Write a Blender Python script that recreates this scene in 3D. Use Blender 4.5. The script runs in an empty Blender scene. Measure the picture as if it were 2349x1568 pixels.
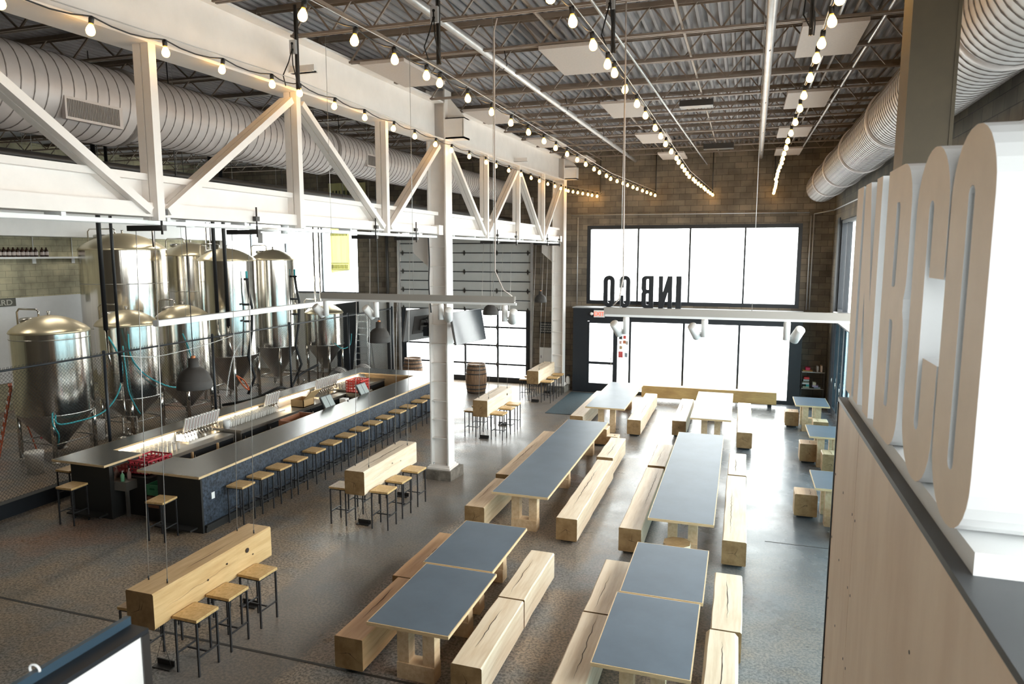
import bpy, math, random
from mathutils import Vector, Matrix
random.seed(7)
C = bpy.context.scene.collection
PI = math.pi

# ------------------------------------------------------------------ camera, world, exposure
EYE = Vector((0.0, 0.0, 5.0))
yaw, pitch, roll = 0.316573, 0.12722, 0.00078
fw = Vector((-math.sin(yaw)*math.cos(pitch), math.cos(yaw)*math.cos(pitch), -math.sin(pitch)))
r0 = Vector((math.cos(yaw), math.sin(yaw), 0)); u0 = r0.cross(fw)
rt = r0*math.cos(roll)+u0*math.sin(roll); up = u0*math.cos(roll)-r0*math.sin(roll)
cam = bpy.data.cameras.new('camera'); co = bpy.data.objects.new('camera', cam); C.objects.link(co)
co.matrix_world = Matrix(((rt.x, up.x, -fw.x, EYE.x), (rt.y, up.y, -fw.y, EYE.y), (rt.z, up.z, -fw.z, EYE.z), (0, 0, 0, 1)))
cam.sensor_width = 36; cam.lens = 1609.8*36/2349; cam.clip_start = 0.05; cam.clip_end = 400
cam.dof.use_dof = True; cam.dof.focus_distance = 12; cam.dof.aperture_fstop = 5.6
bpy.context.scene.camera = co
sc = bpy.context.scene
sc.view_settings.view_transform = 'Standard'; sc.view_settings.look = 'None'
sc.view_settings.gamma = 1; sc.view_settings.use_curve_mapping = False
sc.view_settings.exposure = 1.3
W = bpy.data.worlds.new('overcast_sky'); sc.world = W; W.use_nodes = True
bg = W.node_tree.nodes['Background']
bg.inputs[0].default_value = (1.0, 0.985, 0.965, 1); bg.inputs[1].default_value = 6.0
for k, v in (('max_bounces', 8), ('diffuse_bounces', 5), ('glossy_bounces', 4), ('transmission_bounces', 4),
             ('transparent_max_bounces', 16), ('sample_clamp_indirect', 6.0), ('caustics_reflective', False),
             ('caustics_refractive', False), ('use_denoising', True), ('use_light_tree', True)):
    try: setattr(sc.cycles, k, v)
    except Exception: pass

def portal(loc, rot, sx, sy):      # sampling portals set in the window openings
    l = bpy.data.lights.new('window_portal', 'AREA'); l.shape = 'RECTANGLE'; l.size = sx; l.size_y = sy
    l.cycles.is_portal = True
    o = bpy.data.objects.new('window_portal', l); C.objects.link(o); o.location = loc; o.rotation_euler = rot
portal((-1.8, 25.5, 4.55), (-PI/2, 0, 0), 7.2, 2.8)
portal((-1.85, 24.7, 1.35), (-PI/2, 0, 0), 7.0, 2.6)
portal((-10.2, 25.5, 1.4), (-PI/2, 0, 0), 5.2, 2.8)
portal((-18.2, 25.5, 4.9), (-PI/2, 0, 0), 6.8, 3.2)
portal((2.95, 11.0, 4.6), (-PI/2, 0, -PI/2), 25.0, 2.8)
portal((2.95, 12.0, 1.5), (-PI/2, 0, -PI/2), 23.0, 2.8)
portal((.8, -3.1, 5.4), (PI/2, 0, 0), 3.0, 2.6)

# ------------------------------------------------------------------ materials
MATS = {}
def mat(name, col, rough=0.5, metal=0.0, noise=0.0, nscale=8.0, stretch=None, bump=0.0, col2=None, spec=None, emit=None, es=0.0):
    if name in MATS: return MATS[name]
    m = bpy.data.materials.new(name); m.use_nodes = True; nt = m.node_tree; N = nt.nodes; L = nt.links
    b = N['Principled BSDF']
    b.inputs['Base Color'].default_value = (*col, 1); b.inputs['Roughness'].default_value = rough; b.inputs['Metallic'].default_value = metal
    if spec is not None: b.inputs['Specular IOR Level'].default_value = spec
    if emit: b.inputs['Emission Color'].default_value = (*emit, 1); b.inputs['Emission Strength'].default_value = es
    if noise > 0 or col2:
        tc = N.new('ShaderNodeTexCoord'); mp = N.new('ShaderNodeMapping'); no = N.new('ShaderNodeTexNoise')
        if stretch: mp.inputs['Scale'].default_value = stretch
        no.inputs['Scale'].default_value = nscale; no.inputs['Detail'].default_value = 5; no.inputs['Roughness'].default_value = 0.6
        L.new(tc.outputs['Object'], mp.inputs[0]); L.new(mp.outputs[0], no.inputs[0])
        cr = N.new('ShaderNodeValToRGB')
        c2 = col2 if col2 else tuple(c*(1-noise) for c in col)
        cr.color_ramp.elements[0].position = 0.35; cr.color_ramp.elements[0].color = (*c2, 1)
        cr.color_ramp.elements[1].position = 0.65; cr.color_ramp.elements[1].color = (*col, 1)
        L.new(no.outputs[0], cr.inputs[0]); L.new(cr.outputs[0], b.inputs['Base Color'])
        if bump > 0:
            bp = N.new('ShaderNodeBump'); bp.inputs['Strength'].default_value = bump; bp.inputs['Distance'].default_value = 0.02
            L.new(no.outputs[0], bp.inputs['Height']); L.new(bp.outputs[0], b.inputs['Normal'])
    MATS[name] = m; return m

def emis(name, col, s):
    m = bpy.data.materials.new(name); m.use_nodes = True; nt = m.node_tree; nt.nodes.clear()
    e = nt.nodes.new('ShaderNodeEmission'); o = nt.nodes.new('ShaderNodeOutputMaterial')
    e.inputs[0].default_value = (*col, 1); e.inputs[1].default_value = s; nt.links.new(e.outputs[0], o.inputs[0]); return m

def glass(name, tint=(1, 1, 1), gl=0.06, rough=0.0):
    m = bpy.data.materials.new(name); m.use_nodes = True; nt = m.node_tree; nt.nodes.clear(); N = nt.nodes
    o = N.new('ShaderNodeOutputMaterial'); mx = N.new('ShaderNodeMixShader'); t = N.new('ShaderNodeBsdfTransparent'); g = N.new('ShaderNodeBsdfGlossy')
    lw = N.new('ShaderNodeLayerWeight'); lw.inputs[0].default_value = 0.25
    ma = N.new('ShaderNodeMath'); ma.operation = 'MULTIPLY_ADD'; ma.inputs[1].default_value = 0.5; ma.inputs[2].default_value = gl
    t.inputs[0].default_value = (*tint, 1); g.inputs['Roughness'].default_value = rough
    nt.links.new(lw.outputs['Facing'], ma.inputs[0]); nt.links.new(ma.outputs[0], mx.inputs[0])
    nt.links.new(t.outputs[0], mx.inputs[1]); nt.links.new(g.outputs[0], mx.inputs[2]); nt.links.new(mx.outputs[0], o.inputs[0]); return m

def brick(name, axis, c1, c2, mortar, bw=0.40, rh=0.20, rough=0.85, paint_above=None):
    m = bpy.data.materials.new(name); m.use_nodes = True; nt = m.node_tree; N = nt.nodes; L = nt.links; b = N['Principled BSDF']
    tc = N.new('ShaderNodeTexCoord'); sp = N.new('ShaderNodeSeparateXYZ'); cb = N.new('ShaderNodeCombineXYZ')
    L.new(tc.outputs['Object'], sp.inputs[0]); L.new(sp.outputs[axis], cb.inputs[0]); L.new(sp.outputs[2], cb.inputs[1])
    br = N.new('ShaderNodeTexBrick'); br.inputs['Scale'].default_value = 1.0; br.inputs['Brick Width'].default_value = bw
    br.inputs['Row Height'].default_value = rh; br.inputs['Mortar Size'].default_value = 0.007; br.inputs['Mortar Smooth'].default_value = 0.3
    br.inputs['Bias'].default_value = -0.2
    br.inputs['Color1'].default_value = (*c1, 1); br.inputs['Color2'].default_value = (*c2, 1); br.inputs['Mortar'].default_value = (*mortar, 1)
    L.new(cb.outputs[0], br.inputs[0])
    no = N.new('ShaderNodeTexNoise'); no.inputs['Scale'].default_value = 1.6; no.inputs['Detail'].default_value = 6; L.new(tc.outputs['Object'], no.inputs[0])
    mx = N.new('ShaderNodeMixRGB'); mx.blend_type = 'MULTIPLY'; mx.inputs[0].default_value = 0.75
    cr = N.new('ShaderNodeValToRGB'); cr.color_ramp.elements[0].color = (.55, .53, .5, 1); cr.color_ramp.elements[0].position = .35
    cr.color_ramp.elements[1].color = (1.25, 1.2, 1.1, 1); cr.color_ramp.elements[1].position = .65
    L.new(no.outputs[0], cr.inputs[0]); L.new(br.outputs[0], mx.inputs[1]); L.new(cr.outputs[0], mx.inputs[2]); L.new(mx.outputs[0], b.inputs['Base Color'])
    bp = N.new('ShaderNodeBump'); bp.inputs['Strength'].default_value = 0.5; bp.inputs['Distance'].default_value = 0.01; bp.invert = True
    L.new(br.outputs['Fac'], bp.inputs['Height']); L.new(bp.outputs[0], b.inputs['Normal']); b.inputs['Roughness'].default_value = rough
    return m

def floor_mat():
    m = bpy.data.materials.new('polished_concrete'); m.use_nodes = True; nt = m.node_tree; N = nt.nodes; L = nt.links; b = N['Principled BSDF']
    tc = N.new('ShaderNodeTexCoord')
    def noise(s, d=5, r=.6):
        n = N.new('ShaderNodeTexNoise'); n.inputs['Scale'].default_value = s; n.inputs['Detail'].default_value = d; n.inputs['Roughness'].default_value = r
        L.new(tc.outputs['Object'], n.inputs[0]); return n
    def ramp(src, stops):
        cr = N.new('ShaderNodeValToRGB'); e = cr.color_ramp.elements
        e[0].position, e[0].color = stops[0][0], (*stops[0][1], 1); e[1].position, e[1].color = stops[-1][0], (*stops[-1][1], 1)
        for p, c in stops[1:-1]: x = e.new(p); x.color = (*c, 1)
        L.new(src, cr.inputs[0]); return cr
    big = ramp(noise(.38, 4).outputs[0], [(.34, (.20, .175, .145)), (.46, (.30, .225, .16)), (.55, (.20, .19, .18)), (.68, (.30, .19, .14))])
    fine = ramp(noise(28, 8, .72).outputs[0], [(.43, (.35, .33, .30)), (.5, (1, 1, 1)), (.57, (1.6, 1.56, 1.48))])
    mx = N.new('ShaderNodeMixRGB'); mx.blend_type = 'MULTIPLY'; mx.inputs[0].default_value = .8
    L.new(big.outputs[0], mx.inputs[1]); L.new(fine.outputs[0], mx.inputs[2])
    # smoother, greyer slab on the right-hand side of the hall
    sp = N.new('ShaderNodeSeparateXYZ'); L.new(tc.outputs['Object'], sp.inputs[0])
    mr = N.new('ShaderNodeMapRange'); mr.inputs[1].default_value = -6.0; mr.inputs[2].default_value = 1.0; L.new(sp.outputs[0], mr.inputs[0])
    mr2 = N.new('ShaderNodeMapRange'); mr2.inputs[1].default_value = 7.0; mr2.inputs[2].default_value = 13.0; L.new(sp.outputs[1], mr2.inputs[0])
    ml = N.new('ShaderNodeMath'); ml.operation = 'MAXIMUM'; L.new(mr.outputs[0], ml.inputs[0]); ml.inputs[1].default_value = 0
    mm = N.new('ShaderNodeMath'); mm.operation = 'MULTIPLY'; L.new(mr.outputs[0], mm.inputs[0]); L.new(mr2.outputs[0], mm.inputs[1])
    m3 = N.new('ShaderNodeMath'); m3.operation = 'MULTIPLY_ADD'; L.new(mm.outputs[0], m3.inputs[0]); m3.inputs[1].default_value = .6
    m4 = N.new('ShaderNodeMath'); m4.operation = 'MULTIPLY'; L.new(mr.outputs[0], m4.inputs[0]); m4.inputs[1].default_value = .35; L.new(m4.outputs[0], m3.inputs[2])
    m2 = N.new('ShaderNodeMixRGB'); L.new(m3.outputs[0], m2.inputs[0]); L.new(mx.outputs[0], m2.inputs[1])
    sm = ramp(noise(1.3, 5).outputs[0], [(.35, (.105, .115, .13)), (.65, (.165, .175, .19))]); L.new(sm.outputs[0], m2.inputs[2])
    # smoother dark strip of concrete running down the aisle
    a1 = N.new('ShaderNodeMath'); a1.operation = 'ADD'; a1.inputs[1].default_value = 5.45; L.new(sp.outputs[0], a1.inputs[0])
    wv = N.new('ShaderNodeMath'); wv.operation = 'MULTIPLY_ADD'; L.new(noise(.9, 3).outputs[0], wv.inputs[0]); wv.inputs[1].default_value = .5; L.new(a1.outputs[0], wv.inputs[2])
    a2 = N.new('ShaderNodeMath'); a2.operation = 'ABSOLUTE'; L.new(wv.outputs[0], a2.inputs[0])
    a3 = N.new('ShaderNodeMapRange'); a3.inputs[1].default_value = .62; a3.inputs[2].default_value = .78; a3.inputs[3].default_value = .7; a3.inputs[4].default_value = 0; L.new(a2.outputs[0], a3.inputs[0])
    m5 = N.new('ShaderNodeMixRGB'); L.new(a3.outputs[0], m5.inputs[0]); L.new(m2.outputs[0], m5.inputs[1]); m5.inputs[2].default_value = (.155, .145, .138, 1)
    L.new(m5.outputs[0], b.inputs['Base Color'])
    rr = N.new('ShaderNodeMapRange'); rr.inputs[1].default_value = .3; rr.inputs[2].default_value = .7; rr.inputs[3].default_value = .26; rr.inputs[4].default_value = .46
    L.new(noise(1.1, 6).outputs[0], rr.inputs[0])
    rs = N.new('ShaderNodeMath'); rs.operation = 'MULTIPLY_ADD'; L.new(m3.outputs[0], rs.inputs[0]); rs.inputs[1].default_value = -.10; L.new(rr.outputs[0], rs.inputs[2])
    L.new(rs.outputs[0], b.inputs['Roughness'])
    b.inputs['Specular IOR Level'].default_value = .28
    bp = N.new('ShaderNodeBump'); bp.inputs['Strength'].default_value = .10; bp.inputs['Distance'].default_value = .01
    L.new(noise(30, 4).outputs[0], bp.inputs['Height']); L.new(bp.outputs[0], b.inputs['Normal'])
    return m

def deck_mat():
    return mat('galvanised_deck', (.32, .305, .31), .65, .0, .2, 1.0)

M_FLOOR = floor_mat()
M_BRX = brick('grey_block_x', 0, (.21, .18, .145), (.125, .11, .09), (.07, .062, .052))
M_BRY = brick('grey_block_y', 1, (.17, .145, .11), (.10, .088, .07), (.07, .064, .052))
M_BRW = brick('cream_block', 1, (.48, .45, .32), (.42, .40, .29), (.25, .24, .18))
M_WSTEEL = mat('white_painted_steel', (.84, .80, .765), .45, 0, .06, 3)
M_WHITE = mat('white_paint', (.86, .87, .87), .55, 0, .04, 4)
M_BLACK = mat('black_frame_paint', (.014, .018, .024), .45)
M_DARK = mat('dark_steel', (.055, .052, .05), .45, .5)
M_STOOLM = mat('raw_steel_tube', (.085, .085, .09), .4, .7, .2, 20)
M_JOIST = mat('joist_steel', (.27, .215, .175), .55, .1, .2, 3)
M_DECK = deck_mat()
M_GALV = mat('galvanised_pipe', (.55, .55, .56), .4, .5, .15, 4)
M_DUCT = mat('painted_duct', (.56, .52, .51), .5, .25, .12, 2.5)
M_SEAM = mat('duct_seam', (.20, .18, .17), .6, .2)
M_LOG = mat('fir_beam', (.70, .52, .33), .55, 0, .25, 3.0, (6, .6, 6), .05, (.58, .39, .22))
M_PALELOG = mat('pale_maple_beam', (.78, .65, .49), .55, 0, .2, 3.0, (6, .5, 6), .05, (.66, .51, .35))
M_END = mat('log_end_grain', (.34, .21, .095), .6, 0, .35, 7, None, .1, (.22, .125, .05))
M_CRACK = mat('timber_check', (.035, .02, .012), .9)
M_TOPL = mat('slate_laminate', (.105, .135, .17), .46, 0, .15, 1.5, (1, 1, 1), 0, None, .2)
M_PLYE = mat('plywood_edge', (.74, .53, .30), .5, 0, .25, 10, (1, 1, 12))
M_PLY = mat('plywood_sheet', (.90, .74, .58), .55, 0, .2, 3.0, (1, 1.5, .35), 0, (.80, .63, .48))
M_SEAT = mat('osb_seat', (.68, .46, .22), .45, 0, .3, 26, (1, 1, 1), .1, (.52, .32, .12))
M_BARP = mat('black_stained_osb', (.05, .07, .10), .42, 0, .5, 22, (1, 1, 1), .35, (.006, .008, .013))
M_BARD = mat('bar_matt_black', (.016, .015, .014), .6)
M_SS = mat('brushed_stainless', (.70, .67, .62), .14, 1, .08, 3, (1, 1, .15))
M_SHELL = mat('polished_tank_shell', (.72, .68, .62), .13, 1, .10, 2.0, (9, 9, .03), .12)
M_SSD = mat('tank_cone_steel', (.50, .48, .45), .28, 1, .1, 4)
M_DOME = mat('tank_dome_steel', (.62, .54, .38), .33, .75, .05, 3)
M_RUB = mat('grey_rubber', (.05, .046, .043), .75, 0, .1, 30)
M_RED = mat('red_plastic', (.42, .03, .05), .45)
M_GREEN = mat('green_plastic', (.05, .25, .12), .5)
M_ORANGE = mat('orange_fibreglass', (.62, .12, .04), .5)
M_TEAL = mat('teal_hose', (.05, .42, .47), .4)
M_BHOSE = mat('black_hose', (.01, .011, .013), .5)
M_BUCK = mat('white_bucket_plastic', (.78, .76, .72), .5)
M_OAK = mat('barrel_oak', (.30, .18, .10), .65, 0, .5, 5, (6, 6, .6), .1, (.13, .07, .04))
M_HOOP = mat('barrel_hoop', (.08, .07, .065), .5, .6)
M_PANEL = mat('acoustic_panel', (.58, .52, .48), .9, 0, .08, 30)
M_YEL = mat('yellow_banner', (.84, .82, .50), .8)
_n = M_YEL.node_tree; _a = _n.nodes.new('ShaderNodeBsdfTranslucent'); _a.inputs[0].default_value = (.90, .88, .47, 1); _c = _n.nodes.new('ShaderNodeMixShader'); _c.inputs[0].default_value = .55
_o = [x for x in _n.nodes if x.type == 'OUTPUT_MATERIAL'][0]; _n.links.new(_n.nodes['Principled BSDF'].outputs[0], _c.inputs[1]); _n.links.new(_a.outputs[0], _c.inputs[2]); _n.links.new(_c.outputs[0], _o.inputs[0])
M_INK = mat('dark_ink', (.05, .06, .03), .8)
M_CONC = mat('rough_concrete', (.22, .20, .17), .9, 0, .5, 6, None, .5)
M_MAT = mat('blue_door_mat', (.035, .07, .09), .9, 0, .4, 25, None, .3)
M_TAN = mat('letter_face_tan', (.95, .80, .64), .65, 0, .06, 6)
M_GREYTOP = mat('slate_ledge', (.06, .065, .07), .45, 0, .1, 5)
M_GLASS = glass('window_glass', (.97, 1, 1), .04)
M_TGLASS = glass('tinted_door_glass', (.50, .66, .72), .08)
M_DRINK = bpy.data.materials.new('drinking_glass'); M_DRINK.use_nodes = True
_b = M_DRINK.node_tree.nodes['Principled BSDF']; _b.inputs['Base Color'].default_value = (.85, .84, .80, 1); _b.inputs['Roughness'].default_value = .12; _b.inputs['Alpha'].default_value = .42
M_BULB = emis('lit_bulb', (1.0, .55, .14), 15.0)
_n = M_BULB.node_tree; _t = _n.nodes.new('ShaderNodeTexCoord'); _s = _n.nodes.new('ShaderNodeSeparateXYZ'); _r = _n.nodes.new('ShaderNodeValToRGB')
_m = _n.nodes.new('ShaderNodeMapRange'); _m.inputs[1].default_value = -.07; _m.inputs[2].default_value = -.20
_n.links.new(_t.outputs['Object'], _s.inputs[0]); _n.links.new(_s.outputs[2], _m.inputs[0]); _n.links.new(_m.outputs[0], _r.inputs[0])
_e = _r.color_ramp.elements; _e[0].color = (.10, .038, .004, 1); _e[1].color = (1, .50, .10, 1); _e[1].position = .95
_x = _e.new(.45); _x.color = (1.1, .60, .14, 1)
_n.links.new(_r.outputs[0], _n.nodes['Emission'].inputs[0])
M_TUBE = emis('lit_tube', (1.0, .93, .80), 16.0)
M_STRIP = emis('lit_strip', (1.0, .80, .50), 14.0)
M_EXIT = emis('lit_exit_red', (1.0, .10, .06), 1.2)
M_CABLE = mat('wire_rope', (.55, .54, .52), .4, .6)
M_SCREEN = mat('tv_screen', (.015, .02, .025), .08)
M_PAPER = mat('paper_white', (.85, .85, .83), .7)
M_BOTTLE = mat('brown_bottle', (.03, .012, .008), .2)
M_KHAKI = mat('primer_brown_post', (.05, .036, .016), .5, .2, .2, 4)
M_ORH = mat('orange_hose', (.75, .15, .04), .5)
M_LADDER = mat('aluminium', (.70, .71, .72), .35, .8)

# ------------------------------------------------------------------ mesh builder
class MB:
    def __init__(s): s.v = []; s.f = []; s.m = []; s.sm = []
    def add(s, vs, fs, mi=0, smooth=False):
        n = len(s.v); s.v += [tuple(v) for v in vs]; s.f += [tuple(i+n for i in f) for f in fs]
        s.m += [mi]*len(fs); s.sm += [smooth]*len(fs); return s
    def box(s, a, b, mi=0, top=None, M=None):
        x0, y0, z0 = a; x1, y1, z1 = b
        vs = [(x0, y0, z0), (x1, y0, z0), (x1, y1, z0), (x0, y1, z0), (x0, y0, z1), (x1, y0, z1), (x1, y1, z1), (x0, y1, z1)]
        if M: vs = [M @ Vector(v) for v in vs]
        fs = [(0, 3, 2, 1), (0, 1, 5, 4), (1, 2, 6, 5), (2, 3, 7, 6), (3, 0, 4, 7)]
        s.add(vs, fs, mi)
        s.f.append(tuple(i+len(s.v)-8 for i in (4, 5, 6, 7))); s.m.append(mi if top is None else top); s.sm.append(False); return s
    def bar(s, p, q, w, h=None, mi=0, upv=(0, 0, 1)):       # rectangular bar from p to q
        p = Vector(p); q = Vector(q); h = h or w; d = (q-p).normalized(); u = Vector(upv)
        if abs(d.dot(u)) > .98: u = Vector((0, 1, 0))
        r = d.cross(u).normalized(); u = r.cross(d)
        vs = [c+r*a*w/2+u*b*h/2 for c in (p, q) for a, b in ((-1, -1), (1, -1), (1, 1), (-1, 1))]
        return s.add(vs, [(0, 3, 2, 1), (4, 5, 6, 7), (0, 1, 5, 4), (1, 2, 6, 5), (2, 3, 7, 6), (3, 0, 4, 7)], mi)
    def tube(s, pts, r, n=8, mi=0, cap=True, smooth=True):
        pts = [Vector(p) for p in pts]; rs = r if isinstance(r, (list, tuple)) else [r]*len(pts)
        d0 = (pts[1]-pts[0]).normalized(); u = Vector((0, 0, 1)) if abs(d0.z) < .9 else Vector((0, 1, 0)); vs = []
        for i, p in enumerate(pts):
            d = (pts[min(i+1, len(pts)-1)]-pts[max(i-1, 0)]).normalized()
            a = d.cross(u)
            if a.length < 1e-4: a = d.cross(Vector((1, 0, 0)))
            a.normalize(); b = a.cross(d); u = b
            vs += [p+(a*math.cos(2*PI*k/n)+b*math.sin(2*PI*k/n))*rs[i] for k in range(n)]
        fs = [(i*n+k, i*n+(k+1) % n, (i+1)*n+(k+1) % n, (i+1)*n+k) for i in range(len(pts)-1) for k in range(n)]
        s.add(vs, fs, mi, smooth)
        if cap:
            b = len(s.v)-len(vs); s.f += [tuple(b+k for k in range(n))[::-1], tuple(b+(len(pts)-1)*n+k for k in range(n))]; s.m += [mi, mi]; s.sm += [False, False]
        return s
    def lathe(s, prof, c=(0, 0, 0), n=24, mi=0, M=None, smooth=True):   # prof: (r, z)
        vs = []
        for r, z in prof: vs += [Vector((r*math.cos(2*PI*k/n), r*math.sin(2*PI*k/n), z)) for k in range(n)]
        if M: vs = [M @ v for v in vs]
        c = Vector(c); vs = [v+c for v in vs]
        fs = [(i*n+k, i*n+(k+1) % n, (i+1)*n+(k+1) % n, (i+1)*n+k) for i in range(len(prof)-1) for k in range(n)]
        return s.add(vs, fs, mi, smooth)
    def prism(s, poly, z0, z1, mi=0, top=None, fn=None):     # poly (x, y) ccw
        n = len(poly); vs = [(x, y, z0) for x, y in poly]+[(x, y, z1) for x, y in poly]
        if fn: vs = [fn(*v) for v in vs]
        s.add(vs, [tuple(range(n))[::-1]]+[(i, (i+1) % n, n+(i+1) % n, n+i) for i in range(n)], mi)
        s.f.append(tuple(len(s.v)-n+i for i in range(n))); s.m.append(mi if top is None else top); s.sm.append(False); return s
    def build(s, name, mats, parent=None, org=None, label=None, cat=None, group=None, kind=None, base=False):
        me = bpy.data.meshes.new(name)
        O = Vector(org) if org else Vector((0, 0, 0))
        if base:
            xs, ys, zs = zip(*s.v); O = Vector(((min(xs)+max(xs))/2, (min(ys)+max(ys))/2, min(zs)))
        if parent is not None: off = Vector(parent.get('_o', (0, 0, 0)))
        else: off = O
        me.from_pydata([Vector(v)-off for v in s.v], [], s.f)
        for m in (mats if isinstance(mats, (list, tuple)) else [mats]): me.materials.append(m)
        me.polygons.foreach_set('material_index', s.m); me.polygons.foreach_set('use_smooth', s.sm); me.update()
        o = bpy.data.objects.new(name, me); C.objects.link(o)
        if parent is not None: o.parent = parent; o['_o'] = tuple(off)
        else: o.location = O; o['_o'] = tuple(O)
        tag(o, label, cat, group, kind); return o

def tag(o, label=None, cat=None, group=None, kind=None):
    if label: o['label'] = label
    if cat: o['category'] = cat
    if group: o['group'] = group
    if kind: o['kind'] = kind
    return o
def thing(name, label, cat, loc=(0, 0, 0), rz=0, group=None, world=False):
    """Empty at the thing's base. world=True: its parts are written in world coordinates."""
    o = bpy.data.objects.new(name, None); C.objects.link(o); o.location = loc; o.rotation_euler = (0, 0, rz); o.empty_display_size = .1
    o['_o'] = tuple(loc) if world else (0., 0., 0.)
    return tag(o, label, cat, group)
def dup(root, loc, rz=None, label=None, group=None):
    def cp(o, par):
        c = o.copy(); C.objects.link(c)
        if par is not None: c.parent = par
        for ch in kids.get(o.name, ()): cp(ch, c)
        return c
    kids = {}
    for o in root.children_recursive: kids.setdefault(o.parent.name, []).append(o)
    r = cp(root, None); r.location = loc
    if rz is not None: r.rotation_euler = (0, 0, rz)
    if label: r['label'] = label
    if group: r['group'] = group
    return r
def B(name, a, b, m, **k): return MB().box(a, b).build(name, m, **k)
ORD = ['first', 'second', 'third', 'fourth', 'fifth', 'sixth', 'seventh', 'eighth', 'ninth', 'tenth', 'eleventh', 'twelfth', 'thirteenth', 'fourteenth', 'fifteenth', 'sixteenth', 'seventeenth', 'eighteenth']
# ------------------------------------------------------------------ the building
XL, XR, YB, YN = -21.9, 2.75, 25.3, -3.2
B('floor', (XL-.3, YN-.3, -.2), (XR+.3, YB+.35, 0), M_FLOOR, kind='structure')
M_JOINT = mat('floor_joint_filler', (.035, .03, .027), .6)
MB().box((-13, 6.86, .0), (2.7, 6.90, .003)).build('trim_1', M_JOINT, kind='structure')
MB().box((.55, 12.5, 0), (2.7, 12.52, .003)).build('trim_2', M_JOINT, kind='structure')
B('ground', (-60, -40, -.4), (60, 90, -.22), mat('outside_paving', (.55, .55, .54), .9, 0, .1, 1), kind='structure')

def wall_x(name, y0, y1, x0, x1, z0, z1, holes, m):     # wall in the XZ plane with rectangular holes (xa, xb, za, zb)
    b = MB(); hs = sorted(holes); x = x0
    for xa, xb, in sorted({(h[0], h[1]) for h in hs}):
        if xa > x: b.box((x, y0, z0), (xa, y1, z1))
        z = z0
        for h in sorted([h for h in hs if h[0] == xa], key=lambda h: h[2]):
            if h[2] > z: b.box((xa, y0, z), (xb, y1, h[2]))
            z = h[3]
        if z < z1: b.box((xa, y0, z), (xb, y1, z1))
        x = xb
    if x < x1: b.box((x, y0, z0), (x1, y1, z1))
    return b.build(name, m, kind='structure')
ZT = 9.0
wall_x('wall_back', YB, YB+.3, XL-.3, XR+.3, 0, ZT,
       [(-21.5, -14.85, 3.3, 6.6), (-13.0, -7.52, 0, 5.75), (-5.42, 1.82, .0, 2.9), (-5.42, 1.82, 3.13, 5.95)], M_BRX)
# right wall: glazed low and high
b = MB()
b.box((XR, 24.0, 0), (XR+.3, YB, ZT)); b.box((XR, -1.5, 5.97), (XR+.3, 24.0, ZT)); b.box((XR, YN, 0), (XR+.3, -1.5, ZT)); b.box((XR, -1.5, 0), (XR+.3, .4, 3.2))
b.build('wall_right', M_BRY, kind='structure')
B('wall_left', (XL-.3, YN, 0), (XL, YB, ZT), M_BRW, kind='structure')
wall_x('wall_near', YN-.3, YN, XL-.3, XR+.3, 0, ZT, [(-.6, 2.2, 4.1, 6.7)], M_BRX)
# roof deck: trapezoid ribs running along Y, rising gently towards the far wall
def zr(y): return 8.32+.016*(y-10)
def deck(name, x0, x1):
    b = MB(); p = .155; n = int((x1-x0)/p); pr = []
    for i in range(n+1):
        x = x0+i*p; pr += [(x, 0), (x+.03, .0), (x+.05, .075), (x+.125, .075), (x+.145, 0)]
    pr = [q for q in pr if q[0] <= x1]
    vs = [(x, y, zr(y)+.03+dz) for y in (YN, YB) for x, dz in pr]; k = len(pr)
    b.add(vs, [(i, i+1, k+i+1, k+i) for i in range(k-1)])
    b.add([(x0, YN, zr(YN)+.16), (x1, YN, zr(YN)+.16), (x1, YB, zr(YB)+.16), (x0, YB, zr(YB)+.16)], [(0, 1, 2, 3)])
    return b.build(name, M_DECK, kind='structure')
deck('ceiling', -6.2, XR+.1); deck('ceiling.001', XL-.1, -6.2)

# back-left: white bulkhead, white lower wall, dark doorway
B('trim_3', (XL, 4, 5.48), (XL+1.2, YB, 6.6), M_WHITE, kind='structure')
MB().box((XL, YB-.04, 0), (-15.95, YB, 3.28)).box((-14.86, YB-.04, 0), (-13.3, YB, 3.0)).box((-15.95, YB-.04, 3.05), (-14.86, YB, 3.28)).build('trim_4', M_WHITE, kind='structure')
d = thing('door_3', None, None, (-15.4, YB-.02, 0), world=True); d['kind'] = 'structure'
B('door_leaf', (-15.9, YB-.06, .02), (-14.9, YB-.01, 3.03), M_BLACK, parent=d)
B('door_frame', (-15.95, YB-.08, 3.0), (-14.86, YB-.04, 3.06), M_BLACK, parent=d)
MB().tube([(-15.05, YB-.1, 1.0), (-15.05, YB-.1, 1.25)], .012).build('door_handle', M_SS, parent=d)
B('trim_5', (-21.9, YB-.35, 0), (-21.35, YB, 7.2), M_CONC, kind='structure')
B('trim_6', (XL, 12.0, .9), (XL+.03, 20.2, 3.55), M_WHITE, kind='structure')

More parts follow.
